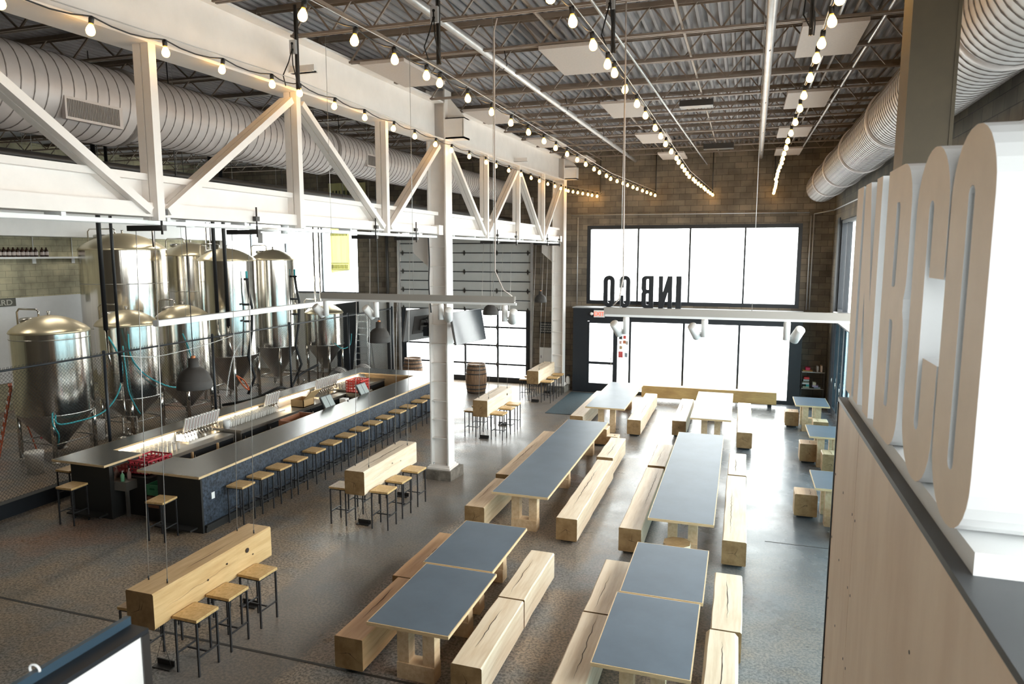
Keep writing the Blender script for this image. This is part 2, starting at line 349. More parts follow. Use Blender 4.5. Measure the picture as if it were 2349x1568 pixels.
def window(name, axis, pos, a0, a1, z0, z1, mull, m=M_BLACK, fw_=.09, d=.12, rails=(), gl=None, label=None):
    """glazed opening in plane axis=pos, frame all round, mullions at mull; one pane per light"""
    gl = gl or M_GLASS
    def P(a, t, z): return (a, pos+t, z) if axis == 'y' else (pos+t, a, z)
    def bx(b, a0, a1, z0, z1, t0, t1):
        p, q = P(a0, t0, z0), P(a1, t1, z1); b.box(tuple(map(min, p, q)), tuple(map(max, p, q)))
    w = thing(name, None, None, P((a0+a1)/2, 0, z0), world=True); w['kind'] = 'structure'
    b = MB()
    bx(b, a0, a1, z0, z0+fw_, -d/2, d/2); bx(b, a0, a1, z1-fw_, z1, -d/2, d/2)
    bx(b, a0, a0+fw_, z0+fw_, z1-fw_, -d/2, d/2); bx(b, a1-fw_, a1, z0+fw_, z1-fw_, -d/2, d/2)
    for x in mull: bx(b, x-.03, x+.03, z0+fw_, z1-fw_, -d/2+.01, d/2-.01)
    for z in rails: bx(b, a0+fw_, a1-fw_, z-.03, z+.03, -d/2+.02, d/2-.02)
    b.build('window_frame', m, parent=w)
    e = [a0+fw_]+list(mull)+[a1-fw_]
    for i in range(len(e)-1):
        g = MB(); bx(g, e[i]+(.03 if i else 0), e[i+1]-(.03 if i < len(e)-2 else 0), z0+fw_, z1-fw_, -.005, .005)
        g.build('window_pane', gl, parent=w)
    return w
window('window_1', 'y', YB+.12, -5.42, 1.82, 3.13, 5.95, (-3.58, -1.79, .03), fw_=.13, d=.2)
window('window_2', 'y', YB+.12, -21.5, -14.85, 3.3, 6.6, (-20.11, -18.37, -16.6), fw_=.07, m=mat('grey_window_frame', (.10, .11, .125), .5))
window('window_3', 'x', XR+.12, -1.5, 23.55, 3.2, 5.95, [0, 1.6, 3.2, 4.8, 6.4, 8, 9.6, 11.2, 12.8, 14.4, 16, 17.6, 19.2, 20.8, 22.4], fw_=.09, d=.16)
window('unseen_window_4', 'y', YN-.15, -.6, 2.2, 4.1, 6.7, (.8,))  # unseen window added behind the viewpoint to light the faces turned towards it
B('trim_7', (XR-.03, 23.55, 0), (XR+.3, 24.02, 6.05), M_BLACK, kind='structure')
B('trim_8', (XR-.06, .4, 2.95), (XR+.3, 23.55, 3.2), M_WHITE, kind='structure')
# folding glass doors along the right wall, each leaf a door of its own
y = 23.5; i = 0
while y > .5:
    dn = thing('door_%d' % (10+i), None, None, (XR+.1, y-.45, 0), world=True); dn['kind'] = 'structure'
    y1 = max(y-.93, .4); x0, x1 = XR+.03, XR+.09; b = MB()
    b.box((x0, y1+.01, .0), (x1, y1+.08, 2.94)); b.box((x0, y-.08, 0), (x1, y-.01, 2.94)); b.box((x0, y1+.08, 0), (x1, y-.08, .25)); b.box((x0, y1+.08, 2.84), (x1, y-.08, 2.94))
    b.build('door_frame', M_BLACK, parent=dn)
    B('door_pane', (x0+.02, y1+.08, .25), (x0+.03, y-.08, 2.84), M_TGLASS, parent=dn)
    if i < 8: MB().tube([(x0-.04, y-.05, .95), (x0-.04, y-.05, 1.15)], .01).build('door_handle', M_SS, parent=dn)
    y = y1; i += 1

# storefront: black vestibule front with a ledge
YS = 24.5
b = MB(); b.box((-5.72, YS, 2.58), (1.92, YS+.15, 3.03)); b.box((-5.72, YS, 0), (-5.2, YS+.15, 2.58)); b.box((1.54, YS, 0), (1.92, YS+.15, 2.58))
b.box((-5.72, YS+.15, 0), (-5.6, YB, 3.03)); b.box((1.80, YS+.15, 0), (1.92, YB, 3.03)); b.box((-5.6, YS+.15, 2.93), (1.80, YB+.02, 3.03))
b.box((-4.2, YS+.02, 0), (1.54, YS+.13, .12))
b.build('trim_9', M_BLACK, kind='structure')
B('trim_10', (-5.75, YS-.03, 3.03), (1.95, YB, 3.06), mat('ledge_board', (.30, .31, .32), .5), kind='structure')
b = MB()
for x in (-3.68, -1.85, -.04): b.box((x-.035, YS+.03, .12), (x+.035, YS+.12, 2.58))
w = thing('window_5', None, None, (-1.3, YS, 0), world=True); w['kind'] = 'structure'
b.build('window_frame', M_BLACK, parent=w)
for a, c in ((-4.12, -3.715), (-3.645, -1.885), (-1.815, -.075), (-.005, 1.54)):
    B('window_pane', (a, YS+.07, .12), (c, YS+.08, 2.58), M_GLASS, parent=w)
dn = thing('door_1', None, None, (-4.7, YS, 0), world=True); dn['kind'] = 'structure'
b = MB(); b.box((-5.2, YS+.02, 0), (-5.13, YS+.1, 2.56)); b.box((-4.27, YS+.02, 0), (-4.12, YS+.1, 2.58)); b.box((-5.13, YS+.02, .0), (-4.27, YS+.1, .34)); b.box((-5.13, YS+.02, 2.5), (-4.27, YS+.1, 2.58)); b.box((-5.13, YS+.03, 1.03), (-4.27, YS+.09, 1.12))
b.build('door_frame', M_BLACK, parent=dn)
MB().box((-5.13, YS+.055, .34), (-4.27, YS+.065, 1.03)).box((-5.13, YS+.055, 1.12), (-4.27, YS+.065, 2.5)).build('door_pane', M_GLASS, parent=dn)
MB().tube([(-4.32, YS+.02, .95), (-4.32, YS-.05, .97), (-4.32, YS-.05, 1.28), (-4.32, YS+.02, 1.3)], .014).build('door_handle', M_SS, parent=dn)
# small notices stuck on the glass beside the door
cols = [(.05, .05, .05), (.6, .08, .07), (.6, .2, .1), (.5, .35, .2), (.6, .1, .1), (.3, .35, .4), (.55, .5, .45), (.65, .4, .35)]
spots = [(-4.07, 1.95, .12, .14), (-3.92, 1.97, .10, .12), (-3.93, 1.80, .10, .12), (-4.05, 1.6, .1, .12), (-4.08, 1.30, .16, .22), (-3.86, 1.32, .1, .16), (-3.83, 1.76, .08, .14), (-4.06, 1.78, .09, .12)]
for k, (x, z, w_, h_) in enumerate(spots):
    B('notice', (x, YS+.062, z), (x+w_, YS+.068, z+h_), mat('notice_%d' % k, cols[k], .8), label='small paper notice on the narrow glass beside the entrance door, %s of eight' % ORD[k], cat='notice', group='notices on the entrance glass', base=True)

# sectional garage door
g = thing('door_2', None, None, (-10.2, YB, 0), world=True); g['kind'] = 'structure'
gx0, gx1 = -12.98, -7.55; b = MB(); yy = YB+.05
M_GD = mat('garage_panel_grey', (.62, .64, .63), .5, .1, .05, 3); M_GLINE = mat('garage_dark_rib', (.05, .055, .06), .5)
zs = [2.80, 3.17, 3.53, 3.89, 4.25, 4.61, 4.97, 5.33, 5.69]
for z in zs[:-1]:
    MB().box((gx0, yy, z+.015), (gx1, yy+.05, z+.345)).build('door_section', M_GD, parent=g)
    MB().box((gx0, yy-.03, z-.02), (gx1, yy+.04, z+.02)).build('door_rib', M_GLINE, parent=g)
for z0, z1 in ((2.13, 2.80), (1.42, 2.13), (.70, 1.42), (.16, .70)):
    f = MB(); f.box((gx0, yy, z0-.03), (gx1, yy+.05, z0+.03)); f.box((gx0, yy, z1-.03), (gx1, yy+.05, z1+.02))
    for x in (gx0+.10, -11.58, -10.23, -8.88, gx1-.10): f.box((x-(.1 if x in (gx0+.10, gx1-.10) else .035), yy-.01, z0), (x+(.1 if x in (gx0+.10, gx1-.10) else .035), yy+.05, z1))
    o = f.build('door_section', M_BLACK, parent=g)
    MB().box((gx0+.2, yy+.02, z0+.03), (gx1-.2, yy+.03, z1-.03)).build('door_pane', M_GLASS, parent=o)
B('door_rail', (gx0, yy-.02, 0), (gx1, yy+.05, .2), M_BLACK, parent=g)
for x in (gx0+.12, -11.6, -10.23, -8.9, gx1-.12):     # hinges
    for z in (.7, 1.42, 2.13, 2.8, 3.53, 4.25, 4.97):
        MB().prism([(x-.05, z), (x, z-.11), (x+.05, z), (x, z+.11)], yy-.05, yy-.03, fn=lambda a, c, e: (a, e, c)).build('door_hinge', M_DARK, parent=g)
MB().box((gx0-.09, YB-.07, 0), (gx0+.0, YB+.0, 7.0)).box((gx1, YB-.07, 0), (gx1+.09, YB, 7.0)).build('door_track', M_GALV, parent=g)

# ------------------------------------------------------------------ steel: girder, bracing truss, columns
XT = -6.1
def sloped(b, x0, x1, y0, y1, dz0, dz1):
    z = lambda y: .016*(y-10)
    vs = [(x, y, d_+z(y)) for y in (y0, y1) for x, d_ in ((x0, dz0), (x1, dz0), (x1, dz1), (x0, dz1))]
    b.add(vs, [(0, 1, 2, 3), (7, 6, 5, 4), (0, 4, 5, 1), (1, 5, 6, 2), (2, 6, 7, 3), (3, 7, 4, 0)])
for i, (y0, y1) in enumerate(((-3.1, 13.85), (14.25, 24.25))):
    b = MB(); sloped(b, -6.5, -6.04, y0, y1, 7.25, 7.285); sloped(b, -6.5, -6.04, y0, y1, 8.0, 8.035); sloped(b, -6.30, -6.24, y0, y1, 7.285, 8.0)
    b.build('steel_girder', M_WSTEEL, org=(-6.27, (y0+y1)/2, 7.3), label=('deep white steel girder between the camera end and the middle column', 'deep white steel girder between the middle column and the far column')[i], cat='girder')
    t = thing('girder_stub', ('small white stub beam on the near girder web', 'small white stub beam on the far girder web')[i], 'steel stub', (-6.1, (8.9, 19.2)[i], 7.5), world=True)
    yy_ = (8.9, 19.2)[i]
    MB().box((-6.24, yy_, 7.52), (-5.85, yy_+.06, 7.62)).box((-6.24, yy_-.04, 7.52), (-5.85, yy_+.1, 7.535)).build('stub_beam', M_WSTEEL, parent=t)
for i, (y0, y1) in enumerate(((-3.1, 13.82), (14.28, 24.2))):
    t = thing('truss_chord', ('white lower chord beam of the bracing truss, near half', 'white lower chord beam of the bracing truss, beyond the column')[i], 'beam', (-6.25, (y0+y1)/2, 5.38), world=True)
    MB().box((-6.42, y0, 5.38), (-6.12, y1, 5.53)).box((-6.40, y0, 5.77), (-6.17, y1, 5.84)).box((-6.30, y0, 5.53), (-6.26, y1, 5.77)).build('beam', M_WSTEEL, parent=t)
    MB().box((-6.38, y0, 5.30), (-6.34, y1, 5.345)).box((-6.24, y0, 5.30), (-6.20, y1, 5.345)).build('rail', M_WHITE, parent=t)
    yk = y0+.4
    while yk < y1: B('rail_clip', (-6.40, yk, 5.34), (-6.18, yk+.05, 5.38), M_WHITE, parent=t); yk += 1.3
M_TANST = mat('cream_painted_steel', (.74, .68, .60), .5, 0, .08, 3)
def channel_pair(b, p, q, w, gap=.014, d=.07):          # two angles back to back, web member in plane x=XT
    p = Vector(p); q = Vector(q); dr = (q-p).normalized(); n = Vector((0, -dr.z, dr.y)); off = Vector((w/4+gap/4, 0, 0))
    for s_ in (-1, 1): b.bar(p+off*s_, q+off*s_, w/2-gap/2, d, upv=n)
for k, yv in enumerate((6.2, 8.8, 11.4, 16.6, 19.2, 21.8, 3.6, 1.0)):
    b = MB(); channel_pair(b, (XT-.06, yv, 5.34), (XT-.06, yv, 7.25+.016*(yv-10)), .21, d=.10)
    b.build('truss_post', M_WSTEEL, label='white vertical truss member, ' + ['second from the left edge of view', 'third from the left, by the string light peak', 'just left of the middle column', 'first beyond the middle column', 'second beyond the middle column', 'last before the far column', 'at the extreme near end', 'behind the viewpoint'][k], cat='truss member', org=(XT, yv, 5.34))
dg = [((3.6, 1), (6.2, 0)), ((6.2, 0), (8.8, 1)), ((8.8, 1), (11.4, 0)), ((11.4, 0), (13.85, 1)), ((14.25, 1), (16.6, 0)), ((16.6, 0), (19.2, 1)), ((19.2, 1), (21.8, 0)), ((21.8, 0), (24.3, 1)), ((1.0, 0), (3.6, 1))]
nm = ['large falling one crossing the duct grille', 'rising to the second peak', 'falling toward the middle column base panel', 'rising to meet the middle column', 'falling away just beyond the middle column', 'rising in the middle of the far bay', 'falling in the far bay', 'rising to meet the far column', 'nearest, behind the view']
for k, (a, c) in enumerate(dg):
    za = lambda y_, t_: (7.12+.016*(y_-10)) if t_ else 5.44
    sgn = 1 if c[0] > a[0] else -1
    b = MB(); channel_pair(b, (XT-.06, a[0]+.12, za(*a)), (XT-.06, c[0]-.12, za(*c)), .20, d=.085)
    b.build('truss_diagonal', M_WSTEEL, label='diagonal truss member of white steel, ' + nm[k], cat='truss member', org=(XT, a[0], za(*a)))

def column(yc, zt, label):
    t = thing('steel_column', label, 'column', (-6.22, yc, 0), world=True)
    x0, x1 = -6.45, -6.02
    MB().box((x0, yc-.17, .3), (x0+.03, yc+.17, zt)).box((x1-.03, yc-.17, .3), (x1, yc+.17, zt)).box((x0+.03, yc-.01, .3), (x1-.03, yc+.01, zt)).build('shaft', M_WSTEEL, parent=t)
    b = MB(); z = .9
    while z < 5.3: b.box((x0+.03, yc-.15, z), (x1-.03, yc-.01, z+.015)); z += .42
    b.build('stiffener', M_WSTEEL, parent=t)
    MB().box((x0-.06, yc-.25, .22), (x1+.06, yc+.25, .26)).box((x0-.03, yc-.2, .26), (x1+.03, yc+.2, .30)).build('base_plate', M_WSTEEL, parent=t)
    for sx, sy in ((-1, -1), (1, -1), (-1, 1), (1, 1)):
        MB().tube([(-6.235+sx*.16, yc+sy*.12, .26), (-6.235+sx*.16, yc+sy*.12, .34)], .018, 6).build('anchor_bolt', M_GALV, parent=t)
    ft = MB(); poly = [(x0-.14, yc-.30), (-6.2, yc-.33), (x1+.1, yc-.30), (x1+.16, yc+.3), (x0-.1, yc+.32)]
    ft.prism(poly, 0, .22); ft.build('concrete_footing', M_CONC, parent=t)
    # bracket box with triangular gusset facing the hall
    z0 = 7.28+.016*(yc-10)
    b = MB(); b.box((x1, yc-.16, z0), (x1+.42, yc+.16, z0+.03)); b.box((x1+.39, yc-.16, z0), (x1+.42, yc+.16, z0+.42)); b.box((x1, yc-.16, z0), (x1+.4, yc-.13, z0+.42)); b.box((x1, yc-.16, z0+.40), (x1+.42, yc+.16, z0+.42))
    b.prism([(x1, z0+.42), (x1+.40, z0+.42), (x1+.04, z0+.85), (x1, z0+.85)], yc-.01, yc+.01, fn=lambda a, c, e: (a, e, c))
    b.build('bracket', M_WSTEEL, parent=t)
    b = MB(); b.box((x0-.02, yc-.4, 5.36), (x1-.06, yc-.18, 5.56)); b.prism([(x0, 5.33), (x0-.42, 5.33), (x0-.42, 4.98), (x0, 4.62)], yc-.012, yc+.012, fn=lambda a, c, e: (a, e, c))
    b.build('gusset', M_WSTEEL, parent=t)
column(14.05, 8.35, 'tall white steel column standing on a concrete block in mid floor')
column(24.4, 8.55, 'far white steel column beside the brick pier and garage door')
# brown post at the right
t = thing('steel_post', 'olive brown steel post rising behind the big letters', 'post', (1.02, 5.05, 0), world=True)
MB().box((.90, 4.93, 0), (.92, 5.2, 8.25)).box((1.14, 4.93, 0), (1.16, 5.2, 8.25)).box((.92, 4.935, 0), (1.14, 4.955, 8.25)).build('post_shaft', M_KHAKI, parent=t)
MB().box((.84, 4.86, 0), (1.22, 5.26, .03)).build('base_plate', M_KHAKI, parent=t)

# ------------------------------------------------------------------ bar joists
def joist(x0, x1, yj, label, group, step=.62, xs=.15):
    zb, zt = zr(yj)-.40, zr(yj)
    t = thing('bar_joist', label, 'joist', ((x0+x1)/2, yj, zb), group=group, world=True)
    b = MB()
    for s_ in (-1, 1): b.box((x0, yj+s_*.03-.02, zt-.0), (x1, yj+s_*.03+.02, zt+.03)); b.box((x0, yj+s_*.05-.005, zt-.04), (x1, yj+s_*.05+.005, zt+.0))
    b.build('top_chord', M_JOIST, parent=t)
    b = MB(); b.box((x0+xs, yj-.045, zb), (x1-.15, yj-.012, zb+.03)); b.box((x0+xs, yj+.012, zb), (x1-.15, yj+.045, zb+.03)); b.build('bottom_chord', M_JOIST, parent=t)
    b = MB(); x = x0+xs; k = 0
    while x+step/2 < x1-.1:
        z0, z1 = (zb+.015, zt) if k % 2 == 0 else (zt, zb+.015)
        b.bar((x, yj, z0), (x+step/2, yj, z1), .022); x += step/2; k += 1
    b.build('web', M_JOIST, parent=t)
yj = 2.6
while yj < 25:
    joist(-6.5, XR, yj, 'brown open web steel joist spanning the dining hall ceiling', 'roof joists over the dining hall', xs=.52)
    joist(XL, -6.55, yj+.06, 'brown open web steel joist over the brewery side', 'roof joists over the brewery', .9)
    yj += 1.5
for k, x in enumerate((-4.9, -2.6, -.9, 1.2)):
    b = MB(); b.bar((x, -3, zr(-3)-.33), (x, 25.2, zr(25.2)-.33), .03); b.build('bridging_angle', M_JOIST, label='thin steel bridging bar along the joists, %s from the left' % ORD[k], cat='bridging bar', org=(x, 10, 8.2))
def straight_pipe(name, p, q, r, m, label, cat='pipe', n=12, hangers=0, hz=.3):
    t = thing(name, label, cat, p, world=True)
    MB().tube([p, q], r, n).build('pipe', m, parent=t)
    for k in range(hangers):
        f = (k+.5)/hangers; c = Vector(p).lerp(Vector(q), f)
        MB().tube([c+Vector((0, 0, -r-.01)), c+Vector((r+.01, 0, 0)), c+Vector((0, 0, hz))], .008, 5).build('hanger', M_DARK, parent=t)
    return t
straight_pipe('sprinkler_pipe', (-3.85, -3, 7.78), (-3.72, 25.2, 8.16), .055, M_GALV, 'pale grey pipe running along the ceiling left of the middle lights', hangers=7)
straight_pipe('sprinkler_pipe', (.05, -3, 7.72), (.41, 25.2, 8.12), .06, M_GALV, 'pale grey pipe running along the ceiling on the right', hangers=7)
straight_pipe('conduit', (-1.75, 6, 7.72), (-1.3, 25.2, 7.95), .018, M_GALV, 'thin straight conduit beside the third light string')
straight_pipe('conduit', (1.0, -3, 7.8), (1.05, 25.2, 8.15), .018, M_GALV, 'thin conduit next to the right ceiling pipe')
straight_pipe('conduit', (1.6, -3, 7.8), (1.55, 25.2, 8.15), .02, M_GALV, 'thin conduit just above the right duct')
for k, (x, z, r) in enumerate(((-8.3, 6.12, .06), (-8.9, 6.05, .04), (-9.8, 6.15, .05), (-12.5, 6.7, .06))):
    straight_pipe('service_pipe', (x, -3, z), (x, 25.2, z+.1), r, M_DARK if k != 1 else M_GALV, 'dark service pipe under the left duct, %s from the hall' % ORD[k], hangers=6, hz=1.9)

# ------------------------------------------------------------------ ducts
def duct(name, label, pts, seam=.16, rings=(), m=M_DUCT):
    """pts: list of (centre, radius) along Y"""
    t = thing(name, label, 'duct', pts[0][0], world=True)
    cs = [Vector(p[0]) for p in pts]; rs = [p[1] for p in pts]
    MB().tube(cs, rs, 40).build('duct_body', m, parent=t)
    def at(y):
        for i in range(len(cs)-1):
            if cs[i].y <= y <= cs[i+1].y:
                f = (y-cs[i].y)/max(1e-6, cs[i+1].y-cs[i].y); return cs[i].lerp(cs[i+1], f), rs[i]+(rs[i+1]-rs[i])*f
        return cs[-1], rs[-1]
    b = MB(); y = cs[0].y+.05; n = 36
    while y < cs[-1].y-.2:     # continuous spiral lock seam
        c, r = at(y); pts_ = []
        for k in range(13):
            a = 2*PI*k/12; cc, rr = at(y+seam*k/12); pts_.append(cc+Vector(((rr+.003)*math.cos(a), 0, (rr+.003)*math.sin(a))))
        b.tube(pts_, .006, 4, cap=False); y += seam
    # finer: redo with 3x angular resolution
    b = MB(); y = cs[0].y+.05; vs = []; hel = []
    total = int((cs[-1].y-.1-y)/seam*28)
    for k in range(total):
        yy_ = y+seam*k/28; a = 2*PI*k/28; cc, rr = at(yy_); hel.append(cc+Vector(((rr+.002)*math.cos(a), 0, (rr+.002)*math.sin(a))))
    if len(hel) > 3: b.tube(hel, .0065, 4, cap=False, smooth=False); b.build('spiral_seam', M_SEAM, parent=t)
    for y in rings:
        c, r = at(y); g_ = MB()
        g_.lathe([(r-.01, -.05), (r+.02, -.05), (r+.03, -.03), (r+.03, .03), (r+.02, .05), (r-.01, .05)], c, 40, M=Matrix.Rotation(PI/2, 4, 'X'))
        g_.build('duct_collar', M_SEAM if m is M_DUCT else M_DUCT, parent=t)
    return t
LD = duct('air_duct', 'large round grey spiral duct above the brewery behind the truss',
     [((-8, -3, 6.85), .50), ((-8, 7.4, 6.87), .49), ((-8, 7.6, 6.93), .455), ((-8, 12.2, 6.96), .45), ((-8, 12.4, 6.98), .41), ((-8, 17.8, 7.03), .40), ((-8, 18.0, 7.05), .36), ((-8, 25.0, 7.1), .35)], rings=(7.5, 12.3, 17.9))
def grille(y0, y1, zc, r, c):
    b = MB(); x = c[0]+r+.02
    o = MB().box((x-.05, y0, zc-.13), (x+.005, y1, zc+.13)).build('grille_frame', M_DUCT, parent=LD)
    n = int((y1-y0-.06)/.022)
    for k in range(n): b.box((x, y0+.03+k*.022, zc-.10), (x+.012, y0+.042+k*.022, zc+.10))
    b.build('grille_fin', M_SEAM, parent=o)
grille(6.35, 7.15, 6.66, .47, (-8, 0, 0)); grille(13.4, 14.2, 6.92, .39, (-8, 0, 0)); grille(20.2, 21, 7.0, .34, (-8, 0, 0))
M_DUCT2 = mat('pale_duct', (.44, .43, .43), .5, .15, .08, 2)
RD = duct('air_duct', 'pale round spiral duct along the right wall below the ceiling',
     [((2.14, -3, 7.08), .50), ((2.14, 7.3, 7.08), .49), ((2.16, 7.5, 7.08), .455), ((2.18, 23.6, 6.97), .44), ((2.18, 23.9, 6.97), .425)], seam=.13, rings=(7.4, 12.3, 15.6, 18.6, 21.3), m=M_DUCT2)

# acoustic panels hung under the joists
pans = [(-5.75, -5.0, 10.0, 'leftmost row, nearest'), (-5.75, -5.0, 14.2, 'leftmost row, second'), (-5.7, -4.95, 18.6, 'leftmost row, third'), (-5.7, -4.95, 22.8, 'leftmost row, farthest'),
        (-2.9, -2.1, 10.05, 'middle row, nearest and largest in view'), (-2.85, -2.05, 14.35, 'middle row, second'), (-2.8, -2.0, 18.7, 'middle row, third'), (-2.7, -1.9, 22.9, 'middle row, farthest'),
        (.6, 1.38, 10.1, 'right row, nearest, behind the bulbs'), (.66, 1.44, 14.45, 'right row, second'), (.7, 1.45, 18.8, 'right row, third'), (.8, 1.55, 23.0, 'right row, farthest')]
for x0, x1, y0, l in pans:
    z = zr(y0)-.46
    MB().box((x0, y0, z), (x1, y0+1.55, z+.05)).build('acoustic_panel', M_PANEL, label='flat white acoustic ceiling panel in the '+l, cat='ceiling panel', group='acoustic ceiling panels', base=True)
B('equipment_box', (-1.55, 7.0, 7.55), (-.95, 7.3, 7.75), M_PANEL, label='small grey equipment box on the ceiling near the front middle', cat='ceiling box', base=True)
B('equipment_box', (-1.35, 14.9, 7.9), (-.7, 15.2, 8.02), M_DARK, label='brown equipment box between joists over the middle lights', cat='ceiling box', base=True)
B('equipment_box', (-1.25, 21.8, 8.0), (-.4, 22.1, 8.15), M_DARK, label='farthest brown equipment box under the ceiling', cat='ceiling box', base=True)
# ------------------------------------------------------------------ string lights
proto_parts = {}
def bulb_mesh():
    s_ = MB(); s_.lathe([(0.0, 0), (.022, 0), (.025, -.02), (.024, -.06), (.02, -.065), (0, -.065)], (0, 0, 0), 10)
    b = MB(); b.lathe([(.016, -.06), (.018, -.073), (.029, -.095), (.039, -.12), (.041, -.14), (.034, -.162), (.019, -.175), (.0, -.180)], (0, 0, 0), 12)
    return s_, b
def string_light(label, pts, ys, sag=.05):
    """pts: polyline of the carrying wire; ys: y of each lamp"""
    t = thing('string_light', label, 'string lights', pts[0], world=False)
    P0 = Vector(pts[0])
    def on(y):
        for i in range(len(pts)-1):
            if pts[i][1] <= y <= pts[i+1][1]:
                f = (y-pts[i][1])/(pts[i+1][1]-pts[i][1]); return Vector(pts[i]).lerp(Vector(pts[i+1]), f)
        return Vector(pts[-1])
    MB().tube([Vector(p)-P0+Vector((0, 0, .03)) for p in pts], .006, 4).build('support_wire', M_CABLE, parent=t)
    c = MB(); cp = []; yy_ = [pts[0][1]]+list(ys)+[pts[-1][1]]
    for i in range(len(yy_)-1):
        for k in range(4):
            f = k/4; y = yy_[i]+(yy_[i+1]-yy_[i])*f; cp.append(on(y)-P0-Vector((0, 0, sag*4*f*(1-f))))
    cp.append(on(pts[-1][1])-P0)
    c.tube(cp, .008, 5).build('lamp_cord', M_BHOSE, parent=t)
    for k, y in enumerate(ys):
        if 'b' not in proto_parts:
            s_, b = bulb_mesh(); so = s_.build('lamp_socket', M_BHOSE, parent=t); bo = b.build('bulb', M_BULB, parent=t); proto_parts['b'] = (so, bo)
        else:
            so, bo = [o.copy() for o in proto_parts['b']]; C.objects.link(so); C.objects.link(bo); so.parent = t; bo.parent = t
        so.location = on(y)-P0; bo.location = on(y)-P0
        a = random.uniform(-.12, .12); so.rotation_euler = (a, -a, 0); bo.rotation_euler = (a, -a, 0)
    return t
ZB = .14
S1y = [4.48, 5.34, 6.22, 7.11, 8.01, 8.62, 9.51, 10.37, 11.39, 12.2, 13.16, 13.96, 14.95, 15.99, 16.77, 17.76, 18.79, 19.71, 20.62, 21.61, 22.4, 23.3, 23.9]+[24.15+.15*k for k in range(7)]
string_light('warm light string draped along the white bracing truss', [(-5.9, 3.4, 7.12), (-5.9, 8.5, 7.30), (-5.9, 14, 7.24), (-5.9, 24.1, 7.24), (-4.9, 25.2, 7.08)], S1y)
S2y = [2.4, 3.2, 4.0, 4.8, 5.47, 6.24, 6.95, 7.68, 8.06, 8.95, 9.9, 10.81, 11.71, 12.71, 13.62, 14.52, 15.47, 16.3, 17.29, 18.05, 18.9, 19.7]+[20.3+.58*k for k in range(9)]
string_light('second warm light string from the left, ending above the garage side of the window', [(-3.85, 2, 7.14), (-3.55, 7.7, 7.14), (-3.57, 19.7, 7.14), (-2.97, 25.2, 7.07)], S2y)
S3y = [2.6, 3.4, 4.2, 5.0, 5.69, 6.32, 7.08, 7.83, 8.22, 9.09, 9.97, 10.85, 11.95, 12.8, 13.76, 14.8, 15.85, 16.6, 17.4, 18.2, 19.0, 19.8]+[20.4+.58*k for k in range(9)]
string_light('third warm light string, in the middle, ending above the big window', [(-1.65, 2, 7.14), (-1.48, 7.8, 7.14), (-1.46, 19.8, 7.14), (-1.08, 25.2, 7.05)], S3y)
S4y = [2.8, 3.6, 4.4, 5.2, 5.8, 6.43, 7.02, 7.73, 8.29, 9.16, 10.14, 11.01, 12.11, 13.19, 14.1, 14.96, 15.8, 16.6, 17.4, 18.2, 19.0, 19.8]+[20.4+.58*k for k in range(9)]
string_light('rightmost warm light string, ending above the right end of the big window', [(.6, 2, 7.14), (.65, 8, 7.14), (.74, 19.8, 7.14), (.87, 25.2, 7.06)], S4y)
for k, (x, y) in enumerate(((-5.88, 8.55), (-3.52, 7.95), (-1.48, 8.12), (.56, 8.1))):
    t = thing('strut_drop', 'steel strut with a socket box dropping from the ceiling to the %s light string' % ['leftmost', 'second', 'third', 'rightmost'][k], 'strut', (x, y, 7.2), world=True)
    MB().box((x-.02, y-.02, 7.2), (x-.005, y+.02, 8.3)).box((x+.005, y-.02, 7.2), (x+.02, y+.02, 8.3)).box((x-.005, y+.005, 7.2), (x+.005, y+.02, 8.3)).build('strut', M_DARK, parent=t)
    o = MB().box((x-.075, y-.06, 7.66), (x+.02, y-.021, 7.84)).build('socket_box', M_GALV, parent=t)
    b = MB()
    for z in (7.71, 7.79): b.tube([(x-.03, y-.066, z), (x-.03, y-.06, z)], .018, 8)
    b.build('socket_outlet', M_BLACK, parent=o)
    MB().tube([(x-.03, y-.07, 7.71), (x-.07, y-.09, 7.55), (x-.09, y-.2, 7.35), (x-.02, y-.25, 7.2)], .008, 5).tube([(x-.03, y-.07, 7.79), (x+.0, y-.1, 7.5), (x+.03, y-.06, 7.3), (x+.03, y, 7.2)], .008, 5).build('power_cord', M_BHOSE, parent=t)

